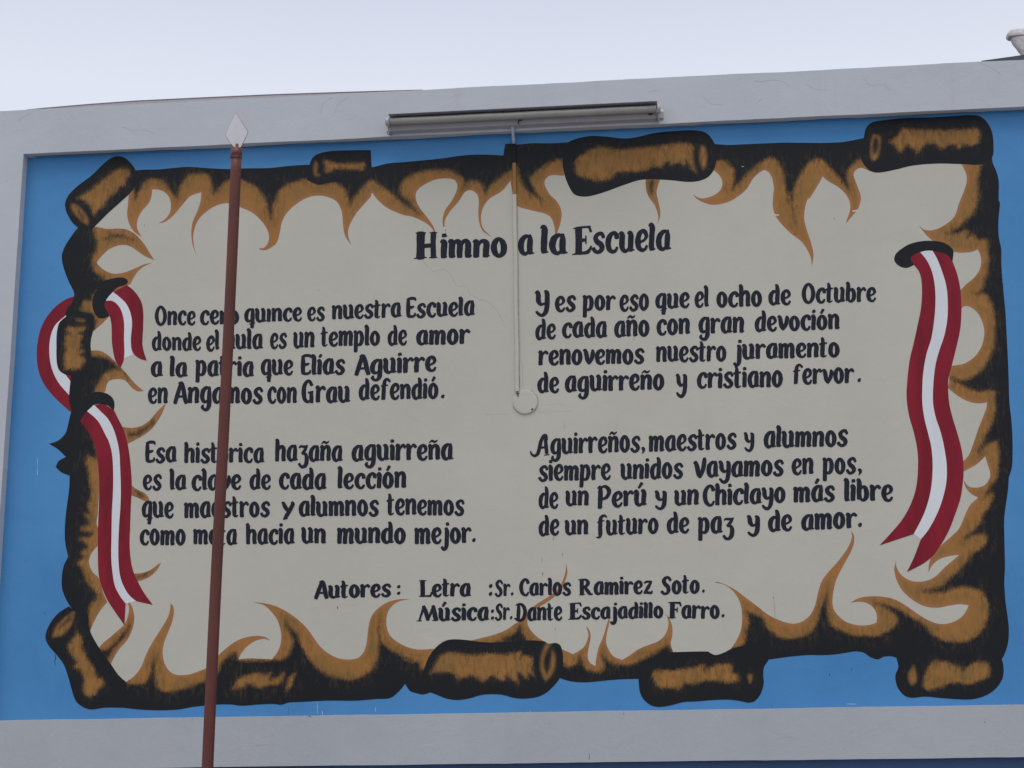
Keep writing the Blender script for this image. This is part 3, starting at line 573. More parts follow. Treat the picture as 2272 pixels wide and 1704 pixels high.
gl('Y', 72, '4,95,11 14,92,20 24,68,26 38,44,22;68,97,18 74,84,24 58,50,26 40,16,25 22,-12,20;14,-18,12 40,-12,8')
gl('z', 70, '8,84,8 20,93,15 42,92,16 68,98,8;62,94,13 48,70,20 26,47,12;28,46,12 50,44,20 60,20,27 58,-10,27 46,-33,22 22,-37,18 6,-18,18')
gl('Z', 68, '8,84,9 26,95,18 62,95,13;57,92,15 36,50,24 11,10,15;6,6,14 34,8,20 58,5,18 64,22,10')
gl('ƒ', 66, '76,118,8 62,130,16 44,126,20 33,105,25 31,60,27 31,10,27 26,-14,18 4,-17,6;12,84,8 30,92,14 58,96,7')
gl('O', 92, '46,134,19 24,112,25 14,66,28 23,22,25 46,2,19 70,24,25 78,68,28 69,112,25 46,134,19')
gl('E', 66, '16,132,18 16,90,27 14,40,27 17,8,25;6,126,9 30,134,20 60,132,20 67,118,9;20,70,17 40,72,19 55,77,10;14,9,20 40,6,19 58,14,17 61,30,11')
gl('A', 88, '10,-2,22 16,22,26 30,72,26 46,128,20;34,128,14 52,133,22 64,92,26 72,40,27 82,0,24;22,42,15 66,44,15')
gl('Â', 84, '-48,24,7 -40,4,14 -20,-8,18 2,6,22 12,40,25 24,92,25 42,128,20;40,128,18 56,126,22 64,96,13;52,114,18 58,60,24 64,8,24;48,-5,6 82,-3,7;16,46,15 62,48,13')
gl('G', 86, '66,106,20 54,128,20 38,132,18 20,105,25 14,62,28 20,20,25 40,2,18 60,12,14;64,60,20 63,22,26 65,-2,22;44,59,14 74,66,11')
gl('P', 82, '0,126,7 14,134,18 18,100,28 16,50,28 14,0,25;10,1,10 30,7,6;16,128,12 44,136,18 66,118,24 69,92,24 52,64,20 24,56,13')
gl('C', 74, '68,102,24 62,124,22 44,134,18 22,108,26 14,66,28 22,24,26 44,2,18 60,8,16 70,28,13')
gl('V', 76, '0,95,8 12,104,20 20,80,28 32,24,28 44,2,18;42,4,16 58,50,26 66,100,27 68,131,18')
gl('U', 78, '0,118,7 12,128,18 18,105,26 18,66,27 32,42,20 54,52,11;54,132,14 66,120,25 67,70,27 64,20,27 54,-16,24 36,-30,20 18,-20,18 6,-4,14')
gl('H', 104, '22,140,37 21,70,34 20,2,37;0,140,6 44,140,6;-6,1,6 46,4,7;78,140,24 76,70,22 78,4,24;62,140,6 94,140,6;60,3,6 94,4,6;24,68,22 76,70,22')
gl('Ē', 86, '24,132,35 24,70,33 22,6,34;-2,132,6 30,136,11 84,138,11;78,136,11 86,112,13;30,70,18 58,71,16;60,92,7 60,52,7;-8,0,6 36,4,14 70,10,19 88,38,10')
gl('L', 78, '20,126,29 20,60,28 19,4,29;-2,127,6 46,128,6;-4,1,6 44,4,13 74,6,16;74,4,10 80,32,14')
gl('M', 130, '8,0,12 22,60,14 36,122,16;34,124,20 48,80,27 66,8,22;66,8,12 84,70,17 100,124,14;96,126,20 106,70,28 118,6,28;-8,1,6 26,3,6;94,3,6 132,5,6')
gl('S', 74, '68,102,18 56,124,18 36,124,22 20,104,26 30,76,27 50,54,28 56,28,26 46,6,20 24,2,18 6,20,20')
gl('R', 102, '22,124,27 20,70,28 20,3,28;-2,124,8 26,127,9;0,1,6 42,3,6;22,124,12 52,122,18 66,98,26 52,72,20 24,64,13;42,66,19 60,34,26 78,8,22 98,6,7')
gl('D', 96, '30,124,20 30,70,28 26,12,26;8,122,8 42,130,18 70,112,24 82,68,28 70,20,26 44,0,20 14,8,16 -2,20,9')
gl('F', 94, '30,122,33 30,60,32 30,3,35;0,126,8 40,126,15 84,126,18;84,124,14 92,100,12;34,68,14 64,68,12;66,86,8 66,48,9;4,1,6 56,3,6')
gl('.', 30, '10,17,21 15,13,29 20,11,21')
gl(',', 28, '9,22,18 18,12,24 16,-4,15 8,-16,4')
gl(':', 30, '10,17,21 15,13,29 20,11,21;10,72,21 15,68,29 20,66,21')
GAP = 4
RNG = random.Random(11)

def stroke_quads(pts):
    P = np.array([(p[0], p[1]) for p in pts], float) / 100; Wd = np.array([p[2] for p in pts], float) / 100
    n = len(P)
    if n == 2:
        S = np.array([P[0] * (1 - t) + P[1] * t for t in (0, .5, 1)]); ws = np.array([Wd[0], (Wd[0] + Wd[1]) / 2, Wd[1]])
    else:
        S, ws = [], []
        cl = np.hypot(*(P[0] - P[-1])) < 1e-6
        for i in range(n - 1):
            p1, p2 = P[i], P[i + 1]
            p0 = P[i - 1] if i else (P[-2] if cl else p1); p3 = P[i + 2] if i + 2 < n else (P[1] if cl else p2)
            k = 5
            for j in range(k):
                t = j / k
                S.append(0.5 * (2 * p1 + (p2 - p0) * t + (2 * p0 - 5 * p1 + 4 * p2 - p3) * t * t + (3 * p1 - p0 - 3 * p2 + p3) * t ** 3))
                ws.append(Wd[i] * (1 - t) + Wd[i + 1] * t)
        S.append(P[-1]); ws.append(Wd[-1]); S = np.array(S); ws = np.array(ws)
    T = np.gradient(S, axis=0); T /= np.maximum(np.hypot(T[:, 0], T[:, 1]), 1e-9)[:, None]
    if n > 2 and np.hypot(*(P[0] - P[-1])) < 1e-6:
        t = T[0] + T[-1]; T[0] = T[-1] = t / np.hypot(*t)
        capped = False
    else: capped = True
    Nn = np.column_stack([-T[:, 1], T[:, 0]])
    if capped:                                     # softly rounded brush ends
        S = np.vstack([S[0] - T[0] * ws[0] * .22, S[0] - T[0] * ws[0] * .14, S, S[-1] + T[-1] * ws[-1] * .14, S[-1] + T[-1] * ws[-1] * .22])
        ws = np.concatenate([[ws[0] * .5, ws[0] * .82], ws, [ws[-1] * .82, ws[-1] * .5]])
        Nn = np.vstack([Nn[0], Nn[0], Nn, Nn[-1], Nn[-1]])
    Lf, Rt = S + Nn * ws[:, None] / 2, S - Nn * ws[:, None] / 2
    return Lf, Rt

_cache = {}
def glyph_mesh(ch, bold):
    key = (ch, bold)
    if key in _cache: return _cache[key]
    V, Fc = [], []
    for st in G[ch][1].split(';'):
        pts = [tuple(float(q) for q in t.split(',')) for t in st.split()]
        pts = [(p[0], p[1], p[2] * bold) for p in pts]
        Lf, Rt = stroke_quads(pts); b = len(V)
        for l, r in zip(Lf, Rt): V += [tuple(l), tuple(r)]
        for i in range(len(Lf) - 1):
            for tri in ((2 * i, 2 * i + 1, 2 * i + 3), (2 * i, 2 * i + 3, 2 * i + 2)):
                a, c, d = (np.array(V[b + q]) for q in tri)
                ar = (c[0] - a[0]) * (d[1] - a[1]) - (c[1] - a[1]) * (d[0] - a[0])
                if abs(ar) < 1e-7: continue
                Fc.append([b + q for q in (tri if ar > 0 else (tri[0], tri[2], tri[1]))])
    vs, es, fs, ov, oe, of_ = delaunay_2d_cdt([Vector(v) for v in V], [], Fc, 0, 1e-5)
    vs = np.array([tuple(v) for v in vs]); fs = np.array([tuple(f) for f in fs if len(f) == 3])
    cen = vs[fs].mean(1); T = np.array(V)[np.array(Fc)]
    hit = np.zeros(len(cen), bool)
    for t in T:
        e0 = (t[1, 0] - t[0, 0]) * (cen[:, 1] - t[0, 1]) - (t[1, 1] - t[0, 1]) * (cen[:, 0] - t[0, 0])
        e1 = (t[2, 0] - t[1, 0]) * (cen[:, 1] - t[1, 1]) - (t[2, 1] - t[1, 1]) * (cen[:, 0] - t[1, 0])
        e2 = (t[0, 0] - t[2, 0]) * (cen[:, 1] - t[2, 1]) - (t[0, 1] - t[2, 1]) * (cen[:, 0] - t[2, 0])
        hit |= (e0 >= -1e-9) & (e1 >= -1e-9) & (e2 >= -1e-9)
    _cache[key] = (vs, [tuple(int(q) for q in f) for f in fs[hit]])
    return _cache[key]

def word(acc, crop, txt, x0, y0, x1, y1, xh, bold=1.06):
    ox, oy, s = CROP[crop]
    tot = sum(G[c][0] for c in txt) + GAP * (len(txt) - 1)
    sx = (x1 - x0) / tot
    u = 0.0
    for c in txt:
        vs, fs = glyph_mesh(c, bold)
        gw = G[c][0]
        jr = RNG.uniform(-0.025, 0.025); js = RNG.uniform(0.965, 1.035); jy = RNG.uniform(-0.022, 0.022)
        gx = vs[:, 0] * 100; gy = vs[:, 1] * js + jy
        gx = gx + (gy - 0.5) * 100 * jr
        wob = np.array([mnoise.noise(Vector((a * 0.05 + u * .31, b * 4, u * .17))) for a, b in zip(gx, gy)])
        gx = gx + wob * 1.6; gy = gy + np.roll(wob, 1) * 0.012
        X = x0 + (u + gx) * sx
        Y = y0 + (y1 - y0) * ((u + gx) / max(tot, 1)) - gy * xh
        P = np.column_stack([ox + X * s, oy + Y * s])
        acc.append((P, fs)); u += gw + GAP

LINES = [
 ('title', [('I', 'Himno', 125, 853, 1245, 826, 222), ('I', 'a', 1377, 806, 1566, 806, 228), ('I', 'la', 1656, 786, 1972, 792, 242), ('J', 'Ēscuela', 408, 792, 1590, 744, 244)]),
 ('', [('A', 'Once', 185, 503, 683, 497, 162), ('A', 'cero', 738, 497, 1218, 488, 165), ('A', 'quınce', 1282, 468, 1990, 455, 160), ('B', 'es', 8, 455, 222, 450, 166), ('B', 'nuestra', 312, 430, 1160, 406, 166), ('B', 'Escuela', 1222, 415, 2062, 382, 168)]),
 ('', [('A', 'donde', 148, 810, 752, 815, 160), ('A', 'el', 815, 825, 975, 806, 178), ('A', 'aula', 1040, 795, 1508, 797, 172), ('A', 'es', 1598, 797, 1803, 785, 180), ('A', 'un', 1885, 785, 2145, 776, 180), ('B', 'templo', 178, 765, 902, 750, 174), ('B', 'de', 995, 752, 1232, 748, 175), ('B', 'amor', 1345, 745, 2000, 735, 178)]),
 ('', [('A', 'a', 135, 1135, 278, 1135, 176), ('A', 'la', 368, 1135, 582, 1135, 172), ('A', 'patria', 685, 1125, 1398, 1132, 178), ('A', 'que', 1485, 1112, 1880, 1110, 180), ('B', 'Elías', -71, 1115, 470, 1105, 180), ('B', 'Aguirre', 590, 1114, 1592, 1070, 178)]),
 ('', [('A', 'en', 100, 1465, 345, 1462, 180), ('A', 'Angamos', 415, 1462, 1508, 1465, 188), ('A', 'con', 1565, 1458, 1928, 1455, 190), ('B', 'Grau', -61, 1452, 535, 1452, 192), ('B', 'defendió', 640, 1422, 1618, 1402, 182), ('B', '.', 1646, 1402, 1704, 1400, 180)]),
 ('', [('C', 'Esa', 122, 422, 505, 415, 178), ('C', 'histórica', 600, 422, 1580, 418, 178), ('D', 'hazaña', -386, 405, 440, 402, 188), ('D', 'aguirreña', 553, 400, 1795, 382, 190)]),
 ('', [('C', 'es', 92, 757, 322, 752, 178), ('C', 'la', 425, 757, 625, 750, 175), ('C', 'clave', 690, 765, 1298, 752, 182), ('C', 'de', 1402, 750, 1662, 748, 174), ('D', 'cada', -339, 745, 240, 750, 182), ('D', 'lección', 382, 740, 1225, 730, 186)]),
 ('', [('C', 'que', 80, 1095, 470, 1095, 186), ('C', 'maestros', 600, 1098, 1650, 1085, 182), ('C', 'Y', 1792, 1085, 1930, 1083, 178), ('D', 'alumnos', -96, 1080, 885, 1075, 182), ('D', 'tenemos', 988, 1062, 1935, 1065, 184)]),
 ('', [('C', 'como', 55, 1432, 618, 1430, 180), ('C', 'meta', 712, 1422, 1248, 1432, 178), ('C', 'hacia', 1358, 1420, 1952, 1415, 182), ('D', 'un', -61, 1412, 238, 1415, 182), ('D', 'mundo', 375, 1415, 1218, 1412, 184), ('D', 'mejor', 1325, 1418, 2020, 1406, 186), ('D', '.', 2028, 1393, 2086, 1390, 180)]),
 ('', [('E', 'U', 98, 385, 268, 383, 182), ('E', 'es', 338, 395, 592, 390, 180), ('E', 'por', 680, 380, 1078, 372, 176), ('E', 'eso', 1130, 388, 1492, 375, 192), ('E', 'que', 1570, 355, 1988, 342, 178), ('E', 'el', 2052, 345, 2225, 335, 182), ('F', 'ocho', 108, 395, 668, 382, 185), ('F', 'de', 745, 362, 1020, 365, 172), ('F', 'Octubre', 1155, 347, 2065, 325, 172)]),
 ('', [('E', 'de', 98, 735, 348, 722, 178), ('E', 'cada', 425, 712, 975, 705, 182), ('E', 'año', 1065, 705, 1498, 688, 192), ('E', 'con', 1585, 680, 1995, 668, 180), ('F', 'gran', -112, 715, 448, 705, 186), ('F', 'devoción', 578, 690, 1618, 665, 176)]),
 ('', [('E', 'renovemos', 135, 1050, 1432, 1030, 178), ('E', 'nuestro', 1580, 1008, 2442, 998, 180), ('F', 'juramento', 328, 1035, 1620, 1000, 176)]),
 ('', [('E', 'de', 122, 1388, 388, 1388, 182), ('E', 'aguirreño', 460, 1378, 1680, 1348, 184), ('E', 'y', 1825, 1366, 1960, 1362, 202), ('F', 'cristiano', -132, 1390, 922, 1372, 186), ('F', 'fervor', 1042, 1338, 1792, 1325, 178), ('F', '.', 1836, 1314, 1890, 1312, 180)]),
 ('', [('G', 'Âguirreños', 125, 432, 1382, 398, 188), ('G', ',', 1395, 392, 1445, 392, 180), ('G', 'maestros', 1490, 402, 2564, 358, 188), ('H', 'y', 448, 332, 572, 330, 156), ('H', 'alumnos', 688, 350, 1718, 326, 190)]),
 ('', [('G', 'siempre', 135, 755, 1022, 742, 182), ('G', 'unidos', 1145, 735, 1908, 720, 182), ('G', 'Vayamos', 2040, 716, 3142, 690, 186), ('H', 'en', 1030, 680, 1300, 665, 186), ('H', 'pos', 1412, 668, 1820, 662, 186), ('H', ',', 1838, 655, 1892, 655, 180)]),
 ('', [('G', 'de', 138, 1088, 378, 1090, 186), ('G', 'un', 470, 1062, 755, 1058, 172), ('G', 'Perú', 862, 1088, 1465, 1055, 186), ('G', 'y', 1565, 1042, 1710, 1040, 162), ('G', 'un', 1805, 1058, 2105, 1050, 182), ('H', 'Chiclayo', -60, 1060, 955, 1020, 186), ('H', 'más', 1052, 1018, 1558, 1005, 186), ('H', 'libre', 1675, 1006, 2273, 1000, 192)]),
 ('', [('G', 'de', 138, 1425, 390, 1420, 182), ('G', 'un', 462, 1418, 748, 1415, 174), ('G', 'ƒuturo', 838, 1425, 1610, 1400, 182), ('G', 'de', 1710, 1395, 1985, 1390, 186), ('H', 'paz', -117, 1400, 322, 1395, 190), ('H', 'y', 485, 1362, 640, 1358, 174), ('H', 'de', 740, 1372, 1035, 1368, 190), ('H', 'amor', 1148, 1362, 1828, 1332, 186), ('H', '.', 1840, 1320, 1902, 1318, 190)]),
 ('', [('K', 'Autores', 98, 592, 1035, 572, 152), ('K', ':', 1106, 552, 1160, 550, 145)]),
 ('', [('K', 'Letra', 1390, 572, 2015, 570, 156), ('L', ':', 188, 565, 242, 563, 170), ('L', 'Sr.', 265, 565, 498, 558, 145), ('L', 'Carlos', 565, 560, 1198, 555, 152), ('L', 'RamireZ', 1298, 550, 2200, 538, 152), ('M', 'Soto', 920, 543, 1395, 525, 158), ('M', '.', 1422, 522, 1464, 520, 140)]),
 ('', [('K', 'Música', 1370, 872, 2236, 862, 152), ('L', ':', 213, 855, 262, 853, 150), ('L', 'Sr.', 268, 862, 485, 850, 145), ('L', 'Dante', 510, 870, 1090, 858, 158), ('L', 'Ēscajadillo', 1180, 852, 2330, 835, 140), ('M', 'Farro', 1010, 835, 1640, 843, 152), ('M', '.', 1658, 824, 1706, 822, 150)]),
]
for li, (kind, words) in enumerate(LINES):
    acc = []
    for wd in words: word(acc, *wd, bold=1.04 if kind else (1.13 if li >= 17 else 1.08))
    vs, fs = [], []
    for gi, (P, ff2) in enumerate(acc):
        V3 = WA(P, -LAYER * (4.4 + 0.22 * (gi % 3))); b = len(vs)
        vs += [tuple(v) for v in V3]
        fs += [tuple(i + b for i in f) for f in ff2]
    mesh_obj('title_lettering' if kind else 'text_line', vs, fs, M_INK, scroll)

# ------------------------------------------------------------------ cracks, drips and small marks on the paint
def hair(strokes, mat, name, parent, layer, plane=0.0):
    vs, fs = [], []
    for s, wpx in strokes:
        p, c = parse(s); q = spline(p, c, False, 3.0)
        q = q + np.array([[mnoise.noise(Vector((a * .25, b * .25, 1))), mnoise.noise(Vector((a * .25, b * .25, 9)))] for a, b in q]) * (1.2 if len(p) > 2 else 0.2)
        T = np.gradient(q, axis=0); T /= np.maximum(np.hypot(T[:, 0], T[:, 1]), 1e-6)[:, None]
        N_ = np.column_stack([-T[:, 1], T[:, 0]])
        ww = np.array([wpx * (0.6 + 0.5 * mnoise.noise(Vector((a * .1, b * .1, 4)))) for a, b in q])[:, None]
        ww[0] *= .3; ww[-1] *= .3
        A, B = WA(q + N_ * ww / 2, plane - LAYER * layer), WA(q - N_ * ww / 2, plane - LAYER * layer)
        b0 = len(vs)
        for u, v in zip(A, B): vs += [tuple(u), tuple(v)]
        fs += [(b0 + 2 * i, b0 + 2 * i + 1, b0 + 2 * i + 3, b0 + 2 * i + 2) for i in range(len(q) - 1)]
    return mesh_obj(name, vs, fs, mat, parent)
hair([('I 205,870 260,940 340,1003 420,990 495,990 560,1060 600,1140 645,1188 720,1190 768,1220 775,1270 830,1310 930,1360 1030,1390 1080,1450 1150,1540 1195,1620', 1.1),
      ('e7 295,1090 320,1140 322,1200 325,1330', 0.9), ('e7 0,1545 210,1545', 0.8), ('e7 470,1470 600,1460 670,1480', 0.7), ('e7 440,1530 720,1520', 0.7),
      ('G 440,30 455,90 450,140 465,160', 0.9), ('G 630,790 625,840 660,880', 0.8), ('c2 1150,1050 1190,1085 1210,1120', 0.7),
      ('c4 5,620 60,665 140,655 220,660 270,690 290,715', 0.01)], M_CRACK, 'hairline_crack', scroll, 1.5)
hair([('c3 1240,20 1290,5 1340,8', 0.8), ('c4 5,660 60,668 140,655 220,660 270,690 290,715', 1.0), ('c4 20,850 60,815 85,805', 0.9), ('c2 410,200 430,110 510,60', 0.7), ('c4 1830,500 1950,560 2040,620', 0.7),
      ('c1 150,250 220,200 260,190', 0.8), ('c1 1000,300 1080,330 1180,325 1260,350', 0.6), ('c2 640,60 560,110 520,190', 0.6), ('c3 1700,60 1760,110 1850,120', 0.7), ('c4 900,640 960,700 1050,690 1120,740', 0.7), ('c4 430,690 520,735 600,730', 0.7), ('d3 1560,1420 1640,1405 1750,1425', 0.6), ('d1 600,1480 720,1470 860,1490', 0.6), ('c2 1440,75 1530,40 1600,30', 0.6)], M_CRACK, 'hairline_crack', frame, 1.0, FY)
hair([('G 330,1437 315,1495', 1.3), ('L 845,95 843,160', 1.2), ('L 848,275 855,318', 1.2), ('L 1100,32 1090,78', 1.2), ('L 1010,955 1006,985', 1.4), ('K 378,690 384,730', 2.6), ('M 1530,10 1528,14', 1.2),
      ('d3 1533,255 1536,275', 2.6), ('d3 1536,280 1550,430', 0.6), ('C 300,1650 310,1658', 2), ('H 2185,1150 2190,1165', 2.4), ('E 1310,690 1308,745', 1.3), ('c1 1180,1095 1182,1118', 1.2), ('c5 660,305 662,322', 1.6), ('c5 330,440 355,438', 2.4),
      ('J 1768,380 1770,390', 1.6), ('c4 1480,1290 1600,1320', 0.01), ('B 150,65 152,90', 1.1)], M_MARK, 'stray_mark', scroll, 4.2)
hair([('c8 450,720 455,760 448,790 456,822', 3.2), ('c8 365,380 366,400', 2.2), ('c8 42,485 44,495', 2.0), ('d3 1520,1130 1518,1170', 1.2), ('d3 2170,840 2172,860', 1.6), ('d3 1995,885 1993,905', 2.2), ('d4 800,840 802,860', 1.6), ('d4 620,885 622,905', 2.4), ('d4 2148,215 2150,230', 2.4),
      ('d1 886,1150 888,1225', 0.9), ('c7 212,1075 214,1110', 1.2)], M_MARK, 'stray_mark', panel, 0.8)
hair([('d2 1785,1205 1783,1228', 2.0), ('d2 1180,1285 1182,1300', 2.0), ('d2 1503,1540 1503,1595', 1.3), ('d4 1890,1275 1895,1292', 2.6), ('c8 1575,1245 1570,1272', 1.4), ('d1 1045,1232 1072,1242', 3.0), ('c8 45,1355 48,1365', 1.6), ('d1 1330,1640 1340,1642', 1.6),
      ('c1 55,735 58,750', 2.0), ('c1 488,238 492,242', 1.4), ('c4 1400,660 1402,664', 1.0)], M_MARK, 'stray_mark', frame, 0.8, FY)
hair([('d1 1120,1118 1122,1215', 1.0), ('d1 1162,1190 1160,1230', 1.0), ('d1 1598,1155 1596,1200', 1.0), ('c7 308,250 305,390', 1.0), ('d2 1022,1180 1024,1210', 1.0), ('d4 760,1135 845,1136', 1.2)], M_WHITE, 'pale_drip', panel, 0.8)
hair([('c5 165,280 190,288 212,280', 3.0), ('c5 805,250 830,252 855,240', 3.4), ('c3 2008,620 2020,628 2030,622', 2.0), ('c2 1420,1118 1428,1140', 4.0)], M_WHITE, 'flaked_paint', scroll, 4.2)

# ------------------------------------------------------------------ conduit with round cover
XC = -0.5913
cond = thing('cable_conduit', 'thin cable conduit painted over with the mural below the tube lamp', 'conduit', (XC, 0, 4.0))
zs = lambda py: W(1145, py, -0.009)[2]
# flat cable trunking: short pale pipe out of the lamp, then a shallow rectangular duct painted with the wall
path = [(XC, -0.075, zs(292)), (XC, -0.066, zs(296)), (XC, -0.045, zs(306)), (XC, -0.022, zs(313)), (XC, -0.011, zs(318))]
bm = bmesh.new(); add_tube(bm, path, 0.0082, 14)
bm_obj('pipe', bm, M_SKYPIPE, cond)
bm = bmesh.new()
cuts = [318, 361, 431] + [431 + (868 - 431) * i / 12 for i in range(1, 13)]
half, dep, bv = 0.0088, 0.0105, 0.0016
rows = []
for i, cpy in enumerate(cuts):
    x = XC + (0.0012 * math.sin(i * 1.3) if i > 2 else 0); z = zs(cpy)
    rows.append([bm.verts.new((x + dx, y, z)) for dx, y in ((-half, -0.0003), (-half, -dep + bv), (-half + bv, -dep), (half - bv, -dep), (half, -dep + bv), (half, -0.0003))])
for i in range(len(rows) - 1):
    for k_ in range(5):
        f = bm.faces.new((rows[i][k_], rows[i + 1][k_], rows[i + 1][k_ + 1], rows[i][k_ + 1])); f.material_index = min(i, 2)
bm.faces.new(rows[0]).material_index = 0; bm.faces.new(rows[-1][::-1]).material_index = 2
bmesh.ops.recalc_face_normals(bm, faces=bm.faces)
bm_obj('trunking', bm, [M_RING, M_BROWNP, M_CREAM], cond)
hair([('S 1147,431 1148.6,520 1150.2,640 1151.6,760 1152.8,868', 1.3)], M_DARKLINE, 'shadow_line', cond, 1.2)  # shadow beside the trunking's right side, painted as a dark strip
p = W(1148.5, 873, -0.01)
bm = bmesh.new(); add_box(bm, p[0] - 0.0075, p[0] + 0.0075, -0.0095, -0.0005, p[2] - 0.003, p[2] + 0.0045, 0.0008); add_tube(bm, [(p[0] + .001, -0.008, p[2] - .010), (p[0] + .001, -0.001, p[2] - .010)], 0.0042, 10)
bm_obj('saddle_clip', bm, M_DARK, cond)
p = W(1165.6, 892, 0)
bm = bmesh.new()
seg = 64
prof = [(0.0, -0.0062), (0.050, -0.0062), (0.0575, -0.0056), (0.0588, -0.0045), (0.0588, -0.0012)]
rings = []
for r, y in prof:
    rings.append([bm.verts.new((p[0] + r * math.cos(2 * math.pi * k / seg), y, p[2] + r * math.sin(2 * math.pi * k / seg))) for k in range(seg)] if r > 0 else [bm.verts.new((p[0], y, p[2]))])
for k in range(seg):
    bm.faces.new((rings[0][0], rings[1][k], rings[1][(k + 1) % seg]))
    for i in range(1, len(rings) - 1): bm.faces.new((rings[i][k], rings[i + 1][k], rings[i + 1][(k + 1) % seg], rings[i][(k + 1) % seg]))
bmesh.ops.recalc_face_normals(bm, faces=bm.faces)
cov = bm_obj('junction_cover', bm, M_CREAM, cond)
q = W(1181, 908, -0.006)
bm = bmesh.new(); add_tube(bm, [(q[0], -0.0062, q[2]), (q[0], -0.0085, q[2])], 0.005, 10)
bm_obj('screw', bm, M_DARK, cov)
hair([('S ' + ' '.join('%.1f,%.1f' % (1165.6 + 28.6 * math.cos(a), 892 + 28.6 * math.sin(a)) for a in np.linspace(-1.2, 2.9, 20)), 0.9)], M_DARKLINE, 'dark_rim', cov, 1.0, -0.0046)  # dark arc drawn along the gap around the cover

# ------------------------------------------------------------------ fluorescent lamp
LA = W(863, 272, -0.125); LB = W(1458, 239.5, -0.125)
zc = (LA[2] + LB[2]) / 2; xa, xb = LA[0], LB[0]
lamp = thing('tube_lamp', 'grey fluorescent tube lamp fixed along the top of the mural', 'lamp', ((xa + xb) / 2, -0.06, zc))
def prism(bm, prof, x0, x1, n=1):
    A = [bm.verts.new((x0, y, z)) for y, z in prof]; B = [bm.verts.new((x1, y, z)) for y, z in prof]
    m = len(prof)
    for i in range(m): bm.faces.new((A[i], A[(i + 1) % m], B[(i + 1) % m], B[i]))
    bm.faces.new(A[::-1]); bm.faces.new(B)
    bmesh.ops.recalc_face_normals(bm, faces=bm.faces)
bm = bmesh.new()
prism(bm, [(-0.0545, zc - 0.039), (-0.088, zc - 0.034), (-0.098, zc - 0.012), (-0.098, zc + 0.016), (-0.0545, zc + 0.024)], xa + 0.004, xb - 0.004)
bm_obj('housing', bm, M_ALU, lamp)
bm = bmesh.new()      # top reflector leaf, its dark underside towards the viewer
prism(bm, [(-0.098, zc + 0.0285), (-0.153, zc + 0.0275), (-0.154, zc + 0.0292), (-0.056, zc + 0.0345), (-0.056, zc + 0.0285)], xa + 0.002, xb + 0.001)
bm_obj('reflector', bm, M_REFL, lamp)
bm = bmesh.new()
tp = [(xa - 0.004 + (xb - xa) * i / 24, -0.124, zc + 0.0006 * math.sin(i)) for i in range(25)]
add_tube(bm, tp, 0.0185, 24); bm_obj('tube', bm, M_TUBE, lamp)
bm = bmesh.new()
add_tube(bm, [(xa - 0.017, -0.124, zc), (xa - 0.013, -0.124, zc), (xa + 0.004, -0.124, zc)], [0.017, 0.0205, 0.0205], 20)
add_box(bm, xa - 0.013, xa + 0.0035, -0.118, -0.060, zc - 0.018, zc + 0.012, 0.002)
bm_obj('lampholder', bm, M_CAP, lamp)
bm = bmesh.new()
add_tube(bm, [(xb + 0.0, -0.124, zc), (xb + 0.012, -0.124, zc), (xb + 0.016, -0.124, zc)], [0.0205, 0.0205, 0.016], 20)
prism(bm, [(-0.060, zc - 0.046), (-0.100, zc - 0.042), (-0.112, zc - 0.010), (-0.108, zc + 0.012), (-0.060, zc + 0.012)], xb + 0.0005, xb + 0.008)
prism(bm, [(-0.085, zc - 0.046), (-0.110, zc - 0.042), (-0.116, zc - 0.012), (-0.105, zc + 0.004), (-0.095, zc - 0.02)], xb + 0.010, xb + 0.030)
bm_obj('lampholder', bm, M_CAP, lamp)
bm = bmesh.new(); prism(bm, [(-0.058, zc - 0.044), (-0.088, zc - 0.038), (-0.098, zc - 0.014), (-0.070, zc - 0.004)], xa - 0.007, xa + 0.0035)
bm_obj('end_plate', bm, M_CAP, lamp)
bm = bmesh.new()
for px in (1151,):
    q = W(px, 273, -0.1)
    add_box(bm, q[0] - 0.004, q[0] + 0.018, -0.1025, -0.0985, zc - 0.019, zc - 0.013, 0.0008); add_box(bm, q[0] - 0.004, q[0] + 0.0005, -0.1025, -0.0935, zc - 0.034, zc - 0.0192, 0.0006)
bm_obj('bracket', bm, M_DARK, lamp)
bm = bmesh.new(); q = W(1444, 256, -0.1); add_box(bm, q[0] - 0.012, q[0] + 0.010, -0.1025, -0.0985, zc - 0.020, zc - 0.013, 0.0008)
bm_obj('clip', bm, M_DARK, lamp)
bm = bmesh.new(); add_tube(bm, [(xa - 0.004, -0.1, zc - 0.038), (xa - 0.014, -0.098, zc - 0.042), (xa - 0.012, -0.075, zc - 0.047), (xa + 0.006, -0.062, zc - 0.046)], 0.0016, 6)
bm_obj('wire', bm, M_DARK, lamp)

# ------------------------------------------------------------------ flagpole
PY = -0.65
p1, p2 = W(525, 333, PY), W(461, 1704, PY)
dirv = (p2 - p1) / (p1[2] - p2[2]); foot = p1 + dirv * p1[2]
pole = thing('flagpole', 'reddish brown steel flagpole with pale diamond tip standing before the mural', 'flagpole', tuple(foot))
bm = bmesh.new()
pts = []
for i in range(41):
    t = i / 40; b = p1 + (foot - p1) * t
    pts.append((b[0] + 0.0022 * math.sin(t * 9), b[1], b[2]))
add_tube(bm, pts, 0.0246, 28)
bm_obj('shaft', bm, M_POLE, pole)
bm = bmesh.new(); add_tube(bm, [(p1[0], PY, p1[2] + 0.004), (p1[0], PY, p1[2] + 0.006), (p1[0] - .0008, PY, p1[2] - 0.028), (p1[0] - .0008, PY, p1[2] - 0.031)], [0.0235, 0.026, 0.0265, 0.0246], 28)
cap = bm_obj('cap', bm, M_POLE, pole)
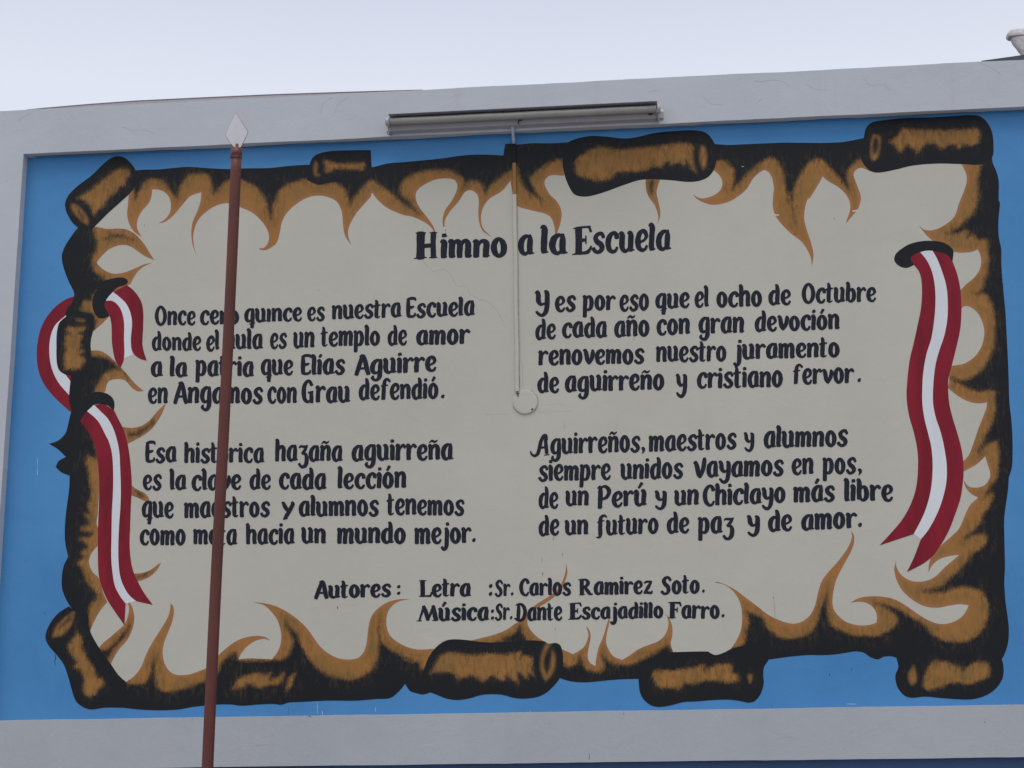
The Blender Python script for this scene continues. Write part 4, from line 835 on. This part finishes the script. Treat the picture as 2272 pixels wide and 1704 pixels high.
bm = bmesh.new(); t = W(526, 328, PY); add_tube(bm, [(t[0], PY, p1[2]), (t[0], PY, p1[2] + 0.030)], 0.0075, 12)
bm_obj('tip_socket', bm, M_RUST, cap)
bm = bmesh.new()
for zz, tw in ((p1[2] - 0.034, 0.0), (p1[2] - 0.040, 0.6)):
    add_tube(bm, [(p1[0] - .001 + 0.027 * math.cos(a + tw), PY + 0.027 * math.sin(a + tw), zz + 0.003 * math.sin(a)) for a in np.linspace(0, 6.2, 26)], 0.0016, 6)
add_tube(bm, [(p1[0] + .022, PY - .018, p1[2] - 0.01), (p1[0] + .034, PY - .02, p1[2] - 0.004), (p1[0] + .046, PY - .02, p1[2] - 0.014), (p1[0] + .05, PY - .02, p1[2] - 0.003)], 0.0014, 6)
add_tube(bm, [(p1[0] + .020, PY - .02, p1[2] + 0.002), (p1[0] + .031, PY - .02, p1[2] + 0.006), (p1[0] + .036, PY - .02, p1[2] + 0.014)], 0.0012, 6)
add_tube(bm, [(p1[0] + .024, PY - .016, p1[2] - 0.036), (p1[0] + .031, PY - .02, p1[2] - 0.05), (p1[0] + .026, PY - .02, p1[2] - 0.068), (p1[0] + .025, PY - .018, p1[2] - 0.09), (p1[0] + .028, PY - .018, p1[2] - 0.11)], 0.0013, 6)
bm_obj('tie_wire', bm, M_RUST, pole)
bm = bmesh.new()
dia = [W(CROP['c1'][0] + a * S6, CROP['c1'][1] + b * S6, PY) for a, b in ((1930, 188), (2028, 345), (2000, 405), (1968, 470), (1917, 470), (1880, 425), (1845, 370), (1880, 282))]
fr = [bm.verts.new((v[0], PY - 0.002, v[2])) for v in dia]; bk = [bm.verts.new((v[0], PY + 0.002, v[2])) for v in dia]
bm.faces.new(fr); bm.faces.new(bk[::-1])
for i in range(len(fr)):
    f = bm.faces.new((fr[i], bk[i], bk[(i + 1) % len(fr)], fr[(i + 1) % len(fr)])); f.material_index = 1
bmesh.ops.recalc_face_normals(bm, faces=bm.faces)
tip = bm_obj('diamond_tip', bm, [M_TIP, M_RUST], pole)
bm = bmesh.new()                                    # rusty rolled rim
for i in range(len(dia)):
    a, b = dia[i], dia[(i + 1) % len(dia)]
    if i == 3: continue
    add_tube(bm, [(a[0], PY, a[2]), (b[0], PY, b[2])], 0.0019, 8)
bm_obj('rim', bm, M_RIM, tip)

# ------------------------------------------------------------------ roof edges behind the wall
ry = 0.45
tops = [W(60, 243, ry), W(95, 239.5, ry), W(200, 230.5, ry), W(300, 223.2, ry), W(450, 216, ry), W(600, 209.3, ry), W(760, 204, ry), W(870, 200.8, ry), W(935, 199.0, ry), W(950, 201.5, ry)]
par = thing('rear_parapet', 'low grey parapet edge showing behind the upper left of the wall', 'parapet', tuple(tops[4]))
bm = bmesh.new()
z0 = 4.3
for y0, y1, dz0, dz1, nm, mt in ((ry, ry + 0.3, -9, -0.0042, 'coping', M_PARA), (ry - 0.002, ry + 0.31, -0.0040, 0.0, 'edge_flashing', M_FLASH)):
    bm = bmesh.new()
    A = [(v[0], y0, v[2] + dz1) for v in tops]; B = [(v[0], y0, (v[2] + dz0) if dz0 > -1 else z0) for v in tops]
    C_ = [(v[0], y1, v[2] + dz1) for v in tops]; D_ = [(v[0], y1, (v[2] + dz0) if dz0 > -1 else z0) for v in tops]
    a, b, c, d = [[bm.verts.new(v) for v in L_] for L_ in (A, B, C_, D_)]
    for i in range(len(a) - 1):
        bm.faces.new((b[i], b[i + 1], a[i + 1], a[i])); bm.faces.new((a[i], a[i + 1], c[i + 1], c[i])); bm.faces.new((c[i], c[i + 1], d[i + 1], d[i])); bm.faces.new((d[i], d[i + 1], b[i + 1], b[i]))
    bm.faces.new((a[0], c[0], d[0], b[0])); bm.faces.new((a[-1], b[-1], d[-1], c[-1]))
    bmesh.ops.recalc_face_normals(bm, faces=bm.faces)
    bm_obj(nm, bm, mt, par)

ry = 0.9
rp = [W(2178, 134.6, ry), W(2240, 126, ry), W(2272, 121.3, ry), W(2330, 115, ry), W(2460, 104, ry)]
roof = thing('roof_slab', 'thin dark roof edge rising behind the upper right of the wall', 'roof', tuple(rp[1]))
bm = bmesh.new()
a = [bm.verts.new((v[0], ry, v[2])) for v in rp]; b = [bm.verts.new((v[0], ry, v[2] - 0.25)) for v in rp]
c = [bm.verts.new((v[0], ry + 1.2, v[2] + 0.02)) for v in rp]; d = [bm.verts.new((v[0], ry + 1.2, v[2] - 0.25)) for v in rp]
for i in range(len(a) - 1):
    bm.faces.new((b[i], b[i + 1], a[i + 1], a[i])); bm.faces.new((a[i], a[i + 1], c[i + 1], c[i])); bm.faces.new((c[i], c[i + 1], d[i + 1], d[i])); bm.faces.new((d[i], d[i + 1], b[i + 1], b[i]))
bm.faces.new((a[0], c[0], d[0], b[0])); bm.faces.new((a[-1], b[-1], d[-1], c[-1]))
bmesh.ops.recalc_face_normals(bm, faces=bm.faces)
bm_obj('roof_edge', bm, M_ROOF, roof)

uy = 1.15
cx = 2312
zb = W(cx, 119, uy)[2]
ux = W(cx, 100, uy)[0]
ppm = abs(W(cx + 100, 90, uy)[0] - W(cx, 90, uy)[0]) / 100
urn = thing('stone_finial', 'weathered pale stone ornament with wide rim and tapering bowl on the roof corner', 'finial', (ux, uy, W(cx, 128, uy)[2]))
def lathe(bm, prof, ex, seg=96):
    """rounded-square rings; py is the photo height of each ring's front edge"""
    rings = []
    for py, r in prof:
        dy = r * ppm * 0.2
        z = W(cx, py - (cx - 2272) * 0.05, uy - dy)[2]; ring = []
        for k_ in range(seg):
            th = 2 * math.pi * (k_ + 0.5) / seg; c_, s_ = math.cos(th), math.sin(th)
            rr = r * ppm / (abs(c_) ** ex + abs(s_) ** ex) ** (1 / ex)
            rr *= 1 + 0.022 * mnoise.noise(Vector((c_ * 4, s_ * 4, py * .12)))
            ring.append(bm.verts.new((ux + rr * c_, uy + 0.2 * rr * s_, z)))
        rings.append(ring)
    for i in range(len(rings) - 1):
        for k_ in range(seg): bm.faces.new((rings[i][k_], rings[i][(k_ + 1) % seg], rings[i + 1][(k_ + 1) % seg], rings[i + 1][k_]))
    bm.faces.new(rings[0]); bm.faces.new(rings[-1])
    bmesh.ops.recalc_face_normals(bm, faces=bm.faces)
bm = bmesh.new(); lathe(bm, [(134, 44), (124, 45), (118, 47), (110, 52.5), (101, 58), (92, 63), (84, 66.5), (78.5, 68.5)], 5)
bm_obj('bowl', bm, M_STONE, urn, True)
bm = bmesh.new(); lathe(bm, [(78.0, 69.5), (77.6, 74), (75.5, 76), (71, 77), (68, 76), (65, 73), (62.6, 69), (62.0, 64)], 7)
bm_obj('rim', bm, M_STONE, urn, True)
